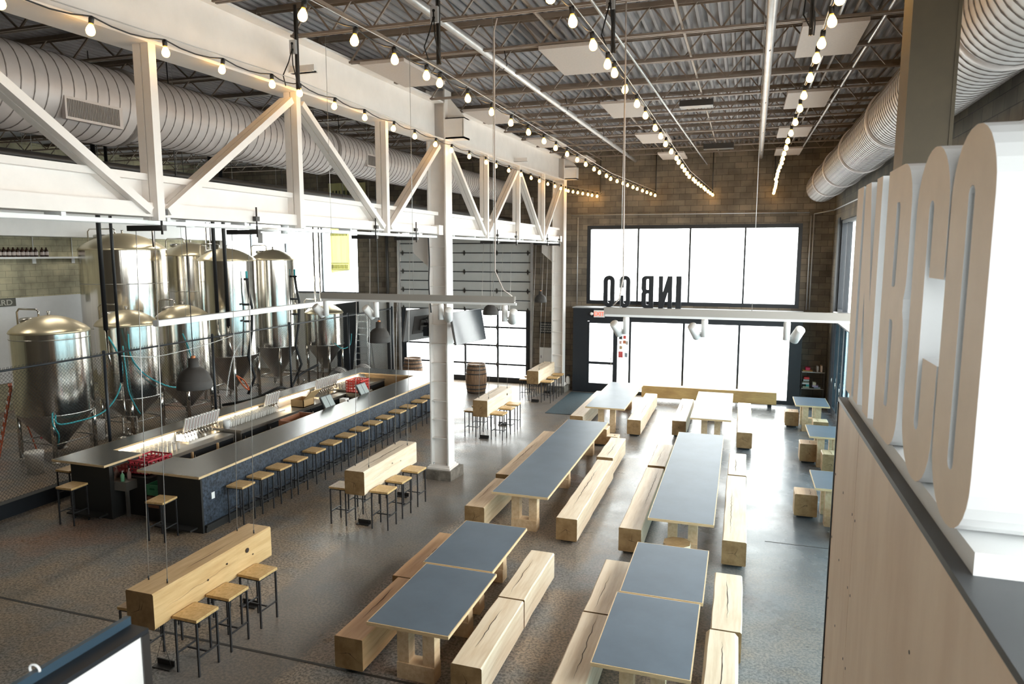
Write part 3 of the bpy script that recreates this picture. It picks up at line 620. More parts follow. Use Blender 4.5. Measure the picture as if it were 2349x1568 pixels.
# suspended track beams with spotlights
def spot(parent, x, y, z, side, tilt):
    o = MB().lathe([(0, 0), (.035, 0), (.04, -.02), (.04, -.22), (0, -.22)], (x, y, z), 14).build('spot_stem', M_WHITE, parent=parent)
    M = Matrix.Rotation(side*.5, 4, 'Z') @ Matrix.Rotation(tilt, 4, 'X')
    cx_ = x+side*.115
    MB().tube([(x+side*.03, y, z-.17), (cx_, y, z-.17)], .014, 8).build('spot_arm', M_WHITE, parent=o)
    h = MB().lathe([(0, .10), (.052, .10), (.057, .09), (.060, -.10), (.052, -.10), (.046, -.02), (0, -.02)], (cx_, y, z-.15), 18, M=M)
    h.build('spot_head', M_WHITE, parent=o)
def track(label, x0, x1, y, z, spots, zc=8.0, cord=None):
    t = thing('track_light_beam', label, 'track lighting', ((x0+x1)/2, y, z), world=True)
    b = MB(); b.box((x0, y-.03, z), (x1, y-.022, z+.085)); b.box((x0, y+.022, z), (x1, y+.03, z+.085)); b.box((x0, y-.022, z), (x1, y+.022, z+.012)); b.build('beam_channel', mat('grey_strut', (.42, .40, .37), .5, .3), parent=t)
    B('track_rail', (x0+.01, y-.02, z-.03), (x1+.02, y+.02, z), M_WHITE, parent=t)
    for x, s_ in spots: spot(t, x, y, z-.03, s_, .75)
    for x in (x0+.2, (x0+x1)/2, x1-.3): MB().tube([(x, y, z+.06), (x, y, zc)], .0035, 4).build('suspension_wire', M_CABLE, parent=t)
    if cord: MB().tube(cord, .009, 6).build('power_cord', M_PANEL, parent=t)
    return t
track('suspended track light beam left of the white column, above the bar end', -5.82, -2.86, 8.85, 4.33, [(-5.75, -1), (-4.93, -1), (-3.93, 1), (-3.0, 1)],
      cord=[(-3.05, 8.7, 7.9), (-3.09, 8.7, 7.75), (-3.1, 8.75, 5.2), (-3.12, 8.8, 4.75), (-3.02, 8.85, 4.5), (-2.9, 8.85, 4.42)])
track('suspended track light beam crossing in front of the big windows', -1.66, 1.9, 8.85, 4.22, [(-1.38, -1), (-.42, -1), (.52, 1), (1.6, 1)],
      cord=[(-1.42, 8.6, 7.9), (-1.42, 8.7, 6.2), (-1.42, 8.8, 4.7), (-1.47, 8.85, 4.42), (-1.55, 8.85, 4.33)])
t = thing('light_bar', 'long white suspended light bar above the tap wall', 'light bar', (-9, 12.5, 3.8), world=True)
MB().box((-9.06, 8.95, 3.80), (-8.94, 16.6, 3.90)).build('bar_housing', M_WHITE, parent=t)
for y in (9.6, 15.9): MB().tube([(-9, y, 3.9), (-9, y, 8.34)], .004, 4).build('suspension_wire', M_CABLE, parent=t)

# pendants
def pendant_make():
    t = thing('pendant_lamp', 'x', 'pendant lamp')
    s_ = MB().lathe([(.20, 0), (.205, .01), (.20, .10), (.195, .105), (.19, .115), (.165, .185), (.12, .235), (.065, .262), (.062, .27), (.058, .37), (.0, .375)], (0, 0, 0), 28)
    s_.lathe([(.0, .25), (.11, .225), (.155, .18), (.185, .1), (.198, .0)], (0, 0, 0), 28)
    s_.build('lamp_shade', M_RUB, parent=t)
    MB().lathe([(0, .37), (.03, .37), (.025, .40), (0, .405)], (0, 0, 0), 12).build('cord_grip', mat('copper_grip', (.6, .25, .12), .4, .5), parent=t)
    MB().tube([(0, 0, .4), (0, 0, 1.98)], .005, 5).build('cord', M_BHOSE, parent=t)
    MB().box((-.07, -.07, 1.94), (.07, .07, 2.02)).build('ceiling_box', M_WHITE, parent=t)
    return t
pt = pendant_make(); pls = [(6.8, 'large grey rubber pendant lamp nearest, in front of the steel tanks'), (11.4, 'grey rubber pendant lamp above the far end of the bar'), (17.4, 'grey pendant lamp hanging just right of the white column'), (22.25, 'small far pendant lamp in front of the brick pier')]
for k, (y, l) in enumerate(pls):
    if k == 0: pt.location = (-6.3, y, 3.35); pt['label'] = l; pt['group'] = 'grey rubber pendants'
    else: dup(pt, (-6.3, y, 3.36), label=l)

# ------------------------------------------------------------------ hanging log tables, stools
def log_mb(L, w, h, seed, cham=.012, taper=0.0, z0=0.0, cracks=True, jit=.006):
    """squared timber along +Y, base centre at origin; 0 sides, 1 end grain, 2 checks"""
    R = random.Random(seed); b = MB(); n = max(3, int(L/.35)); vs = []
    for i in range(n+1):
        y = -L/2+L*i/n; j = [R.uniform(-jit, jit) for _ in range(4)]; c = cham*R.uniform(.7, 1.5)
        x0, x1 = -w/2+j[0], w/2+j[1]; za, zb = z0+j[2]*.5, z0+h+(0 if not taper else 0)+j[3]*.3
        vs += [(x0+c, y, za), (x1-c, y, za), (x1, y, za+c), (x1, y, zb-c), (x1-c, y, zb), (x0+c, y, zb), (x0, y, zb-c), (x0, y, za+c)]
    fs = [(i*8+k, (i+1)*8+k, (i+1)*8+(k+1) % 8, i*8+(k+1) % 8) for i in range(n) for k in range(8)]
    b.add(vs, [f[::-1] for f in fs], 0); b.add(vs[:8], [tuple(range(8))], 1); b.add(vs[-8:], [tuple(range(8))[::-1]], 1)
    if cracks:
        def jag(p, q, wd, fn):
            m = max(4, int((Vector(q)-Vector(p)).length/.08)); A = []; 
            for i in range(m+1):
                f = i/m; t_ = Vector(p).lerp(Vector(q), f); o_ = R.uniform(-.010, .010); ww = wd*math.sin(PI*min(max(f, .04), .96))*R.uniform(.6, 1.1)
                A += [fn(t_.x+o_-ww, t_.y), fn(t_.x+o_+ww, t_.y)]
            b.add(A, [(2*i, 2*i+1, 2*i+3, 2*i+2) for i in range(m)], 2)
        xo = R.uniform(-.08, .08); a = R.uniform(-.5, -.2)*L; c = R.uniform(.2, .5)*L
        jag((xo, a, 0), (xo+R.uniform(-.03, .03), c, 0), R.uniform(.003, .0075), lambda x, y: (x, y, z0+h+.004))
        jag((h*.45, -L/2+.02, 0), (h*.5+.04, R.uniform(-.1, .3)*L, 0), .0015, lambda x, y: (w/2+.007, y, z0+x))
        jag((h*.55, -L/2+.02, 0), (h*.5, R.uniform(-.3, .3)*L, 0), .0015, lambda x, y: (-w/2-.007, y, z0+x))
        for k in range(3):    # radial splits in the end grain
            a_ = R.uniform(0, 2*PI); l_ = min(w, h)*R.uniform(.25, .45)
            p0 = Vector((R.uniform(-.03, .03), 0, z0+h/2)); p1 = p0+Vector((math.cos(a_)*l_, 0, math.sin(a_)*l_)); nn = Vector((-math.sin(a_), 0, math.cos(a_)))*.003
            yy_ = -L/2-.003
            b.add([(p0+nn)+Vector((0, yy_, 0)), (p0-nn)+Vector((0, yy_, 0)), p1+Vector((0, yy_, 0))], [(0, 1, 2)], 2)
    return b
LOGM = [M_LOG, M_END, M_CRACK]; PLM = [M_PALELOG, M_END, M_CRACK]
def hanging_log(yc, L, m, label, seed, knots):
    t = thing('hanging_log_table', label, 'log table', (-6.49, yc, .66), world=False)
    b = log_mb(L, .40, .44, seed, .015)
    for (ky, kz, kr) in knots: b.lathe([(0, .002), (kr*.5, .003), (kr, .0)], (.209, ky, kz), 9, mi=2, M=Matrix.Rotation(PI/2, 4, 'Y'))
    b.build('log_top', m, parent=t)
    for sy in (-1, 1):
        yb = sy*(L/2-.28)
        br = B('hanger_bracket', (-.06, yb-.03+sy*.02, 4.57), (.44, yb+.03+sy*.02, 4.63), M_DARK, parent=t)
        MB().tube([(.405, yb+sy*.02, 4.53), (.405, yb+sy*.02, 4.92)], .012, 6).box((.38, yb-.02, 4.74), (.43, yb+.05, 4.80)).build('beam_clamp', M_DARK, parent=br)
        for sx in (-1, 1):
            MB().tube([(.15+sx*.13, yb, 4.60), (sx*.14, yb, .44)], .0045, 5).build('wire_rope', M_CABLE, parent=t)
            MB().tube([(sx*.14, yb, .44), (sx*.14, yb, .49)], .009, 6).build('rope_end', M_DARK, parent=t)
        # wires tying the log down to a small plate on the floor
        fp = MB().box((-.13, yb-.05, -.66), (.13, yb+.05, -.645)).box((-.13, yb+.035, -.645), (.13, yb+.05, -.58)).build('floor_plate', M_DARK, parent=t)
        MB().tube([(-.12, yb, -.62), (.1, yb, .0)], .003, 4).tube([(.12, yb, -.62), (-.1, yb, .0)], .003, 4).build('tie_wire', M_DARK, parent=fp)
    return t
hanging_log(7.02, 2.12, [mat('amber_fir', (.66, .44, .21), .5, 0, .25, 3, (6, .6, 6), .05, (.54, .33, .14)), M_END, M_CRACK], 'nearest log table hung on wires, amber top, by the black railing', 3, [(.55, .3, .035), (.15, .28, .015), (-.2, .22, .014), (.66, .2, .012)])
hanging_log(11.77, 2.12, PLM, 'log table hung on wires in front of the middle of the bar', 5, [(.0, .3, .015), (.35, .25, .012)])
hanging_log(18.15, 2.12, PLM, 'log table hung on wires just right of the white column', 8, [(.6, .3, .035)])
hanging_log(23.05, 2.1, PLM, 'farthest log table hung on wires, beside the brick pier', 11, [])

def make_stool():
    t = thing('bar_stool', 'x', 'bar stool')
    MB().box((-.18, -.18, .685), (.18, .18, .72)).build('seat', [M_SEAT], parent=t)
    b = MB()
    for s_ in (-1, 1): b.bar((-.16, s_*.16, .675), (.16, s_*.16, .675), .02); b.bar((s_*.16, -.15, .675), (s_*.16, .15, .675), .02)
    b.build('seat_frame', M_STOOLM, parent=t)
    for sx in (-1, 1):
        for sy in (-1, 1): MB().bar((sx*.16, sy*.16, 0), (sx*.16, sy*.16, .665), .021).build('leg', M_STOOLM, parent=t)
    for sx in (-1, 1): MB().bar((sx*.16, -.15, .24), (sx*.16, .15, .24), .018).build('footrest', M_STOOLM, parent=t)
    MB().bar((-.15, .0, .235), (.15, .0, .235), .018).build('stretcher', M_STOOLM, parent=t)
    return t
st0 = make_stool(); used = [0]
def stool(x, y, rz, label, group):
    if not used[0]: used[0] = 1; st0.location = (x, y, 0); st0.rotation_euler = (0, 0, rz); st0['label'] = label; st0['group'] = group; return st0
    return dup(st0, (x, y, 0), rz, label, group)
by = [10.44, 11.01, 11.59, 12.16, 12.84, 13.51, 14.17, 14.8, 15.46, 16.1, 16.82, 17.47, 18.2, 18.84, 19.52, 20.2]
for k, y in enumerate(by):
    stool(-8.74-.005*k, y, random.uniform(-.05, .05), 'wood topped bar stool along the front of the bar, %s from the near corner' % ORD[k], 'stools along the bar front')
stool(-9.51, 9.33, .08, 'bar stool at the near end of the bar, below the front counter corner', 'stools at the bar near end')
stool(-11.66, 9.40, .05, 'bar stool at the near end of the bar, left of the service gap', 'stools at the bar near end')
stool(-12.62, 10.17, 0, 'bar stool half hidden behind the left end of the bar', 'stools at the bar near end')
lt = ['the nearest hanging log', 'the log table before the bar', 'the log table right of the column', 'the farthest hanging log']
for k, (xs, ysr, ysl) in enumerate((((-6.09, -6.90), (6.38, 6.93, 7.52), (6.35, 6.95, 7.55)), ((-6.08, -6.91), (11.03, 11.63, 12.29), (10.99, 11.6, 12.2)), ((-6.09, -6.91), (17.47, 18.17, 18.73), (17.6, 18.2, 18.8)), ((-6.09, -6.91), (22.42, 23.18, 23.85), (22.6, 23.2, 23.8)))):
    for s_, (x, ys_) in enumerate(((xs[0], ysr), (xs[1], ysl))):
        for j, y in enumerate(ys_):
            stool(x, y, random.uniform(-.06, .06), 'bar stool on the %s side of %s, %s' % (('right', 'left')[s_], lt[k], ('nearest', 'middle', 'farthest')[j]), 'stools at the hanging logs')

# ------------------------------------------------------------------ long tables and log benches
def table(x0, x1, y0, y1, label, tr, zt=.76, name='trestle_table', single=False):
    xc, yc = (x0+x1)/2, (y0+y1)/2
    t = thing(name, label, 'table', (xc, yc, 0), world=True)
    MB().box((x0, y0, zt-.04), (x1, y1, zt)).build('table_top', M_PLYE, parent=t)
    ins = .012
    B('laminate_panel', (x0+ins, y0+ins, zt), (x1-ins, y1-ins, zt+.002), M_TOPL, parent=t)
    for y in tr:
        b = MB(); hw = min(.24, (x1-x0)/2-.12)
        b.box((xc-hw, y-.10, 0), (xc+hw, y+.10, .20)); b.box((xc-hw, y-.08, .20), (xc-hw+.15, y+.08, zt-.04)); b.box((xc+hw-.15, y-.08, .20), (xc+hw, y+.08, zt-.04))
        b.build('trestle_leg', [M_LOG], parent=t)
    return t
table(-3.98, -2.95, 6.74, 8.36, 'short dark topped table at the bottom centre, nearest of the left row', (7.04, 8.1))
table(-4.04, -3.02, 8.39, 9.98, 'short dark topped table behind the nearest one in the left row', (8.7, 9.7))
table(-4.11, -3.07, 11.38, 17.15, 'very long dark topped table in the middle of the left row', (11.75, 14.2, 16.75))
table(-4.01, -2.92, 18.76, 22.7, 'long pale reflecting table at the far end of the left row by the door', (19.15, 22.2))
table(-1.35, -.33, 6.75, 8.37, 'short blue grey topped table nearest in the right row', (7.04, 8.1))
table(-1.32, -.30, 8.40, 10.0, 'short blue grey topped table second in the right row', (8.7, 9.7))
table(-1.30, -.27, 11.0, 16.74, 'very long blue grey topped table in the middle of the right row', (11.6, 14.0, 16.35))
table(-1.15, -.13, 18.3, 21.95, 'long white reflecting table at the far end of the right row', (18.7, 21.5))
def bench(x, y0, y1, label, seed, w=.37, h=.40, m=LOGM, z0=.07, name='log_bench', rz=0, chamf=.012):
    L = y1-y0
    t = thing(name, label, 'bench', (x, (y0+y1)/2, 0), rz)
    log_mb(L, w, h, seed, chamf, z0=z0).build('log_seat', m, parent=t)
    for s_ in (-1, 1): MB().box((-w*.36, s_*(L/2-.2)-.06, 0), (w*.36, s_*(L/2-.2)+.06, z0+.004)).build('foot', M_BLACK, parent=t)
    return t
M_AMB = [mat('orange_oak', (.64, .38, .19), .45, 0, .2, 3, (6, .5, 6), .04, (.54, .30, .13)), M_END, M_CRACK]
bench(-4.27, 6.81, 8.41, 'orange brown log bench at bottom centre left of the nearest table', 21, m=M_AMB)
bench(-4.36, 8.43, 10.05, 'orange brown log bench mostly hidden left of the second left table', 22, m=M_AMB)
bench(-2.74, 6.72, 8.30, 'pale log bench at the bottom edge right of the nearest left table', 23, m=PLM)
bench(-2.74, 8.33, 9.86, 'pale split log bench behind it, right of the second left table', 24, m=PLM)
bench(-4.42, 11.32, 12.95, 'short grey brown log bench left of the near end of the long left table', 25)
bench(-4.50, 13.22, 16.9, 'long log bench left of the far part of the long left table', 26)
bench(-2.71, 11.28, 14.86, 'long pale log bench right of the long left table, nearest', 27, m=PLM)
bench(-2.76, 15.08, 16.82, 'short pale log bench right of the long left table, far end', 28, m=PLM)
bench(-4.26, 18.78, 22.5, 'log bench with wavy edge left of the far table by the door', 29, m=PLM)
bench(-2.66, 18.8, 22.6, 'log bench between the two far tables, nearer the door side', 30, m=PLM)
bench(-1.60, 11.17, 14.64, 'long white lit log bench left of the long right table', 31, m=PLM)
bench(-1.59, 14.8, 16.6, 'short log bench left of the far part of the long right table', 32, m=PLM)
bench(.04, 11.17, 14.62, 'long log bench right of the long right table with round grained end', 33, m=PLM)
bench(.05, 14.68, 16.32, 'short log bench right of the long right table, far part', 34, m=PLM)
bench(-1.58, 8.31, 9.9, 'cracked log bench left of the second right table', 35, m=PLM)
bench(-1.58, 6.70, 8.28, 'log bench with one long dark crack at the bottom edge', 36, m=PLM)
bench(-.02, 8.38, 9.96, 'cracked log bench right of the second right table', 37, m=PLM)
bench(-.06, 6.75, 8.35, 'log bench with chamfered corner right of the nearest right table', 38, m=PLM, chamf=.03)
bench(-1.48, 19.07, 22.1, 'white lit log bench left of the far right table', 39, m=PLM)
bench(.2, 18.32, 22.05, 'white lit log bench right of the far right table', 40, m=PLM)
def cube(x, y, w, d_, h, label, seed, m=LOGM, z0=.07, rz=0):
    return bench(x, y-d_/2, y+d_/2, label, seed, w=w, h=h, m=m, z0=z0, name='log_stool', rz=rz)
cube(-3.38, 17.75, .42, .42, .40, 'cube log stool between the long left table and the far table', 41)
cube(-2.95+.02, 17.1, .001+.30, .3, .38, 'small cube log stool tucked at the far end of the long left table', 42)
t = thing('log_stool', 'octagonal round cut log stool at the near end of the long right table', 'stool', (-.82, 10.88, 0))
MB().prism([(.22*math.cos(PI/8+k*PI/4), .22*math.sin(PI/8+k*PI/4)) for k in range(8)], .03, .46, top=1).build('log_seat', [M_PALELOG, M_END], parent=t)
MB().prism([(.15*math.cos(PI/8+k*PI/4), .15*math.sin(PI/8+k*PI/4)) for k in range(8)], 0, .035).build('foot', M_BLACK, parent=t)
# small tables on the right
table(1.55, 2.44, 20.8, 22.05, 'small square blue topped table at the right, farthest, by the shelf', (21.0, 21.8))
table(1.62, 2.5, 17.28, 18.47, 'small square blue topped table at the right, second', (17.5, 18.2))
table(1.40, 2.28, 13.40, 14.55, 'small square blue topped table at the right, nearest, beside the plywood wall', (13.65, 14.3))
cube(1.50, 21.4, .36, .42, .40, 'cube log stool left of the farthest small table', 43)
cube(2.16, 20.35, .38, .4, .40, 'cracked cube log stool in front of the farthest small table', 44)
cube(1.66, 17.8, .40, .42, .42, 'cracked cube log stool left of the second small table', 45)
cube(2.08, 17.0, .42, .42, .42, 'cube log stool in front of the second small table', 46)
cube(1.30, 14.0, .40, .42, .42, 'cube log stool left of the nearest small table', 47)
cube(1.95, 13.05, .42, .5, .42, 'cube log stool in front of the nearest small table', 48)
t = bench(-.97, -2.16, 2.16, 'very long live edge log bench under the storefront glass', 49, w=.36, h=.40, m=[mat('golden_oak', (.58, .38, .15), .5, 0, .3, 2.5, (6, .6, 2), .05, (.40, .24, .09)), M_END, M_CRACK], z0=.10, rz=PI/2+.015)
t.location = (-.97, 23.95, 0)
B('door_mat', (-5.72, 20.8, 0), (-4.82, 24.35, .012), M_MAT, label='dark teal runner mat on the floor leading to the entrance door', cat='mat', base=True)
# ------------------------------------------------------------------ the bar
bar = thing('bar_counter', 'long black horseshoe bar counter with plywood edged slate top', 'bar', (-10.6, 15.3, 0), world=True)
def ring_top(z0, z1, g, m, name):
    b = MB()
    xo0, xo1, yo0, yo1 = -12.4+g, -8.94-g, 9.62+g, 20.98-g
    xi0, xi1, yi0, yi1 = -11.83-g, -9.9+g, 10.5-g, 20.1+g
    b.box((xo0, yo0, z0), (xi0, yo1, z1)); b.box((xi1, yo0, z0), (xo1, yo1, z1)); b.box((xi0, yi1, z0), (xi1, yo1, z1))
    b.box((xi0, yo0, z0), (-11.1-g, yi0, z1)); b.box((-10.33+g, yo0, z0), (xi1, yi0, z1))
    return b.build(name, m, parent=bar)
ring_top(1.03, 1.07, 0, M_PLYE, 'counter_top'); ring_top(1.07, 1.072, .012, mat('slate_bar_top', (.050, .050, .048), .27, 0, .15, 2), 'laminate_panel')
MB().box((-9.3, 9.72, .02), (-8.99, 20.9, 1.03)).build('front_panel', M_BARP, parent=bar)
MB().box((-9.95, 9.70, 0), (-8.985, 9.74, 1.03)).box((-9.95, 9.74, 0), (-9.3, 10.4, 1.03)).box((-12.05, 9.72, 0), (-11.1, 10.4, 1.03)).box((-12.05, 10.4, 0), (-11.92, 20.9, 1.03)).box((-11.92, 20.5, 0), (-9.3, 20.9, 1.03)).build('bar_body', M_BARD, parent=bar)
MB().box((-11.92, 20.46, .05), (-9.3, 20.5, 1.03)).box((-9.33, 10.4, .05), (-9.3, 20.46, 1.03)).build('inner_panel', M_PLYE, parent=bar)
MB().box((-11.92, 10.4, .05), (-11.89, 20.46, 1.03)).build('back_splash', mat('white_splash_panel', (.80, .80, .80), .35), parent=bar)
MB().box((-8.985, 9.75, .10), (-8.93, 20.8, .14)).box((-8.985, 9.75, 0), (-8.95, 20.8, .09)).build('foot_ledge', M_BARD, parent=bar)
MB().box((-9.9, 9.52, .08), (-9.1, 9.7, .11)).box((-12.0, 9.52, .08), (-11.2, 9.72, .11)).build('foot_step', M_BARD, parent=bar)
for k, (y0, y1) in enumerate(((10.6, 12.1), (13.2, 15.1), (15.9, 17.2), (18.5, 20.0))):
    B('strip_light', (-11.885, y0, 1.0), (-11.86, y1, 1.025), M_STRIP, parent=bar)
for k, y in enumerate((9.95, 13.05, 16.15, 19.2)):
    B('outlet_plate', (-8.987, y, .56), (-8.98, y+.08, .68), M_WHITE, label='white electrical outlet plate on the bar front, %s from the near corner' % ORD[k], cat='outlet', base=True)

M_CAB = mat('stainless_cabinet', (.36, .34, .31), .35, .7, .15, 2)
def cab(y0, y1, x1, h, label, m=M_CAB, doors=2):
    t = thing('underbar_cabinet', label, 'cabinet', ((-11.88+x1)/2, (y0+y1)/2, 0), world=True)
    MB().box((-11.88, y0, .05), (x1-.02, y1, h-.04)).build('cabinet_body', m, parent=t)
    B('worktop', (-11.88, y0, h-.04), (x1, y1, h), M_CAB, parent=t)
    for k in range(doors):
        a = y0+.04+(y1-y0-.04)*k/doors; c = y0+(y1-y0-.04)*(k+1)/doors
        d_ = B('cabinet_door', (x1-.02, a, .12), (x1, c, h-.08), M_BLACK, parent=t)
        MB().tube([(x1+.02, a+.06, h-.3), (x1+.02, a+.06, h-.15)], .008, 6).build('handle', M_SS, parent=d_)
cab(10.45, 13.15, -11.12, .80, 'stainless underbar counter with glasses, at the near end')
cab(13.25, 15.15, -11.0, .86, 'grey underbar cooler carrying the big cluster of glasses', doors=2)
cab(15.25, 18.2, -11.15, .80, 'stainless underbar counter below the middle taps', doors=3)
cab(18.3, 20.4, -11.1, .86, 'underbar counter at the far end of the bar', doors=2)
# front-side work counter with cash drawers
t = thing('work_counter', 'low wooden work counter behind the front of the bar', 'counter', (-9.7, 14, 0), world=True)
MB().box((-10.35, 12.9, .72), (-9.34, 19.0, .76)).build('worktop', M_PLYE, parent=t); MB().box((-10.3, 13.0, .0), (-9.34, 18.9, .72)).build('body', M_BARD, parent=t)
t = thing('wooden_trolley', 'small wooden frame trolley in the bar aisle near the first taps', 'trolley', (-10.7, 12.0, 0), world=True)
MB().box((-10.95, 11.6, .60), (-10.45, 12.4, .64)).box((-10.95, 11.6, .2), (-10.45, 12.4, .23)).build('shelf', M_PLYE, parent=t)
for x in (-10.93, -10.47):
    for y in (11.62, 12.38): MB().bar((x, y, 0), (x, y, .8), .04).build('leg', M_PLYE, parent=t)

# beer taps: three banks
def tap_bank(label, ys):
    t = thing('tap_bank', label, 'beer taps', (-11.8, (ys[0]+ys[-1])/2, .78), world=True)
    MB().box((-11.86, ys[0]-.08, .80), (-11.84, ys[-1]+.08, 1.03)).box((-11.84, ys[0]-.08, .80), (-11.5, ys[-1]+.08, .83)).build('drip_panel', M_SS, parent=t)
    M_T = mat('tap_handle_white', (.82, .79, .76), .45); M_TB = mat('tap_handle_brown', (.18, .08, .05), .5)
    for y in ys:
        h = MB().box((-11.70, y-.028, 1.04), (-11.665, y+.028, 1.34), M=Matrix.Translation((-11.68, y, 1.04)) @ Matrix.Rotation(.25, 4, 'Y') @ Matrix.Translation((11.68, -y, -1.04))).build('tap_handle', M_T, parent=t)
        MB().box((-11.664, y-.006, 1.06), (-11.660, y+.010, 1.32), M=Matrix.Translation((-11.68, y, 1.04)) @ Matrix.Rotation(.25, 4, 'Y') @ Matrix.Translation((11.68, -y, -1.04))).build('handle_stripe', M_TB, parent=h)
        MB().tube([(-11.84, y, .98), (-11.70, y, .98)], .016, 8).tube([(-11.70, y, 1.04), (-11.69, y, .95), (-11.65, y, .89)], .011, 8).lathe([(0, .03), (.018, .03), (.024, 0), (.018, -.03), (0, -.03)], (-11.70, y, 1.01), 8).build('faucet', M_SS, parent=t)
tap_bank('nearest bank of twelve white beer tap handles', [12.22+.092*k for k in range(12)])
tap_bank('middle bank of six white beer tap handles', [15.02+.1*k for k in range(6)])
tap_bank('farthest bank of white beer tap handles', [17.3+.1*k for k in range(12)])

# glasses
def glass_mesh():
    b = MB(); b.lathe([(0, .004), (.028, .004), (.030, .01), (.041, .145), (.038, .145), (.027, .012), (0, .012)], (0, 0, 0), 10); return b
g0 = glass_mesh().build('pint_glass', M_DRINK); first = [True]
def put_glass(x, y, z, label, grp):
    if first[0]: o = g0; first[0] = False
    else: o = g0.copy(); C.objects.link(o)
    o.location = (x, y, z); tag(o, label, 'glass', grp)
for j in range(20):
    for i in range(4):
        put_glass(-11.74+.10*i+random.uniform(-.01, .01), 13.32+.092*j, .861, 'empty pint glass in the big cluster on the underbar cooler', 'glasses on the underbar cooler')
for j in range(9):
    for i in range(4):
        put_glass(-11.74+.12*i, 10.75+.12*j, .801, 'empty pint glass under the bright light at the near end of the bar', 'glasses at the bar near end')
for j in range(12):
    for i in range(3):
        put_glass(-11.7+.11*i, 18.45+.12*j, .861, 'empty pint glass by the red racks at the far end of the bar', 'glasses at the bar far end')
def rack(x0, y0, z0, lx, ly, label, m, rows=3, h=.25):
    t = thing('glass_rack', label, 'rack', (x0+lx/2, y0+ly/2, z0), world=True)
    b = MB(); b.box((x0, y0, z0), (x0+lx, y0+ly, z0+.02)); n = 6
    for r in range(rows+1):
        z = z0+h*r/rows
        b.box((x0, y0, z), (x0+lx, y0+.012, z+.03)); b.box((x0, y0+ly-.012, z), (x0+lx, y0+ly, z+.03)); b.box((x0, y0, z), (x0+.012, y0+ly, z+.03)); b.box((x0+lx-.012, y0, z), (x0+lx, y0+ly, z+.03))
    for k in range(n+1):
        f = k/n
        for yy_ in (y0, y0+ly-.012): b.box((x0+f*(lx-.02), yy_, z0), (x0+f*(lx-.02)+.02, yy_+.012, z0+h))
        for xx in (x0, x0+lx-.012): b.box((xx, y0+f*(ly-.02), z0), (xx+.012, y0+f*(ly-.02)+.02, z0+h))
    b.build('rack_frame', m, parent=t)
    b = MB()
    for k in range(1, 5): b.box((x0+lx*k/5, y0+.02, z0+h-.05), (x0+lx*k/5+.006, y0+ly-.02, z0+h-.01)); b.box((x0+.02, y0+ly*k/5, z0+h-.05), (x0+lx-.02, y0+ly*k/5+.006, z0+h-.01))
    b.build('divider', m, parent=t)
rack(-11.15, 10.15, .76, .52, .62, 'dark red glass rack at the near opening of the bar', M_RED)
B('rack_table', (-11.2, 10.05, .0), (-10.5, 10.95, .755), M_BARD, label='black stand under the dark red glass rack', cat='stand', base=True)
rack(-11.08, 17.95, .86, .5, .55, 'bright red glass rack at the far end of the bar', mat('bright_red_plastic', (.65, .05, .04), .45), rows=4, h=.34)
B('rack_table', (-11.08, 17.95, 0), (-10.55, 18.6, .855), M_CAB, label='small stand under the bright red glass rack', cat='stand', base=True)
# hand-washing sink by the gap with two soap bottles
t = thing('hand_sink', 'small stainless sink beside the service gap of the bar', 'sink', (-10.98, 9.98, 0), world=True)
MB().box((-11.09, 9.8, .55), (-10.80, 10.12, .72)).build('basin', M_CAB, parent=t); MB().bar((-10.95, 9.95, 0), (-10.95, 9.95, .55), .05).build('stand', M_CAB, parent=t)
MB().box((-11.09, 9.8, .72), (-11.08, 10.12, 1.0)).build('splash_guard', M_SS, parent=t)
for (y, c, l) in ((9.85, (.25, .6, .35), 'green soap pump bottle on the small bar sink'), (10.0, (.65, .40, .38), 'pink soap pump bottle on the small bar sink')):
    t = thing('soap_bottle', l, 'bottle', (-10.93, y, .722))
    MB().lathe([(0, 0), (.035, 0), (.037, .1), (.03, .13), (.014, .15), (.014, .16), (0, .16)], n=14).build('bottle_body', mat('soap_%.2f' % c[0], c, .3), parent=t)
    MB().tube([(0, 0, .15), (0, 0, .20), (.03, 0, .20)], .007, 6).build('pump', M_WHITE, parent=t)
def crate(x, y, z, label, m):
    t = thing('crate', label, 'crate', (x, y, z))
    b = MB(); b.box((-.22, -.15, 0), (.22, .15, .01))
    for s_ in (-1, 1):
        b.box((-.22, s_*.15-.006, 0), (.22, s_*.15+.006, .10)); b.box((-.22, s_*.15-.006, .14), (.22, s_*.15+.006, .2)); b.box((s_*.22-.006, -.15, 0), (s_*.22+.006, .15, .2))
        for k in (-1, 0, 1): b.box((k*.18-.03, s_*.15-.006, .1), (k*.18+.03, s_*.15+.006, .14))
    b.build('crate_shell', m, parent=t)
crate(-10.2, 10.05, .50, 'green crate under the counter at the service gap', M_GREEN)
crate(-10.2, 10.05, .26, 'brown crate under the green crate at the service gap', mat('brown_crate', (.30, .14, .08), .6))
B('crate_stand', (-10.42, 9.9, 0), (-9.98, 10.2, .255), M_BARD, label='black stand under the brown crate', cat='stand', base=True)

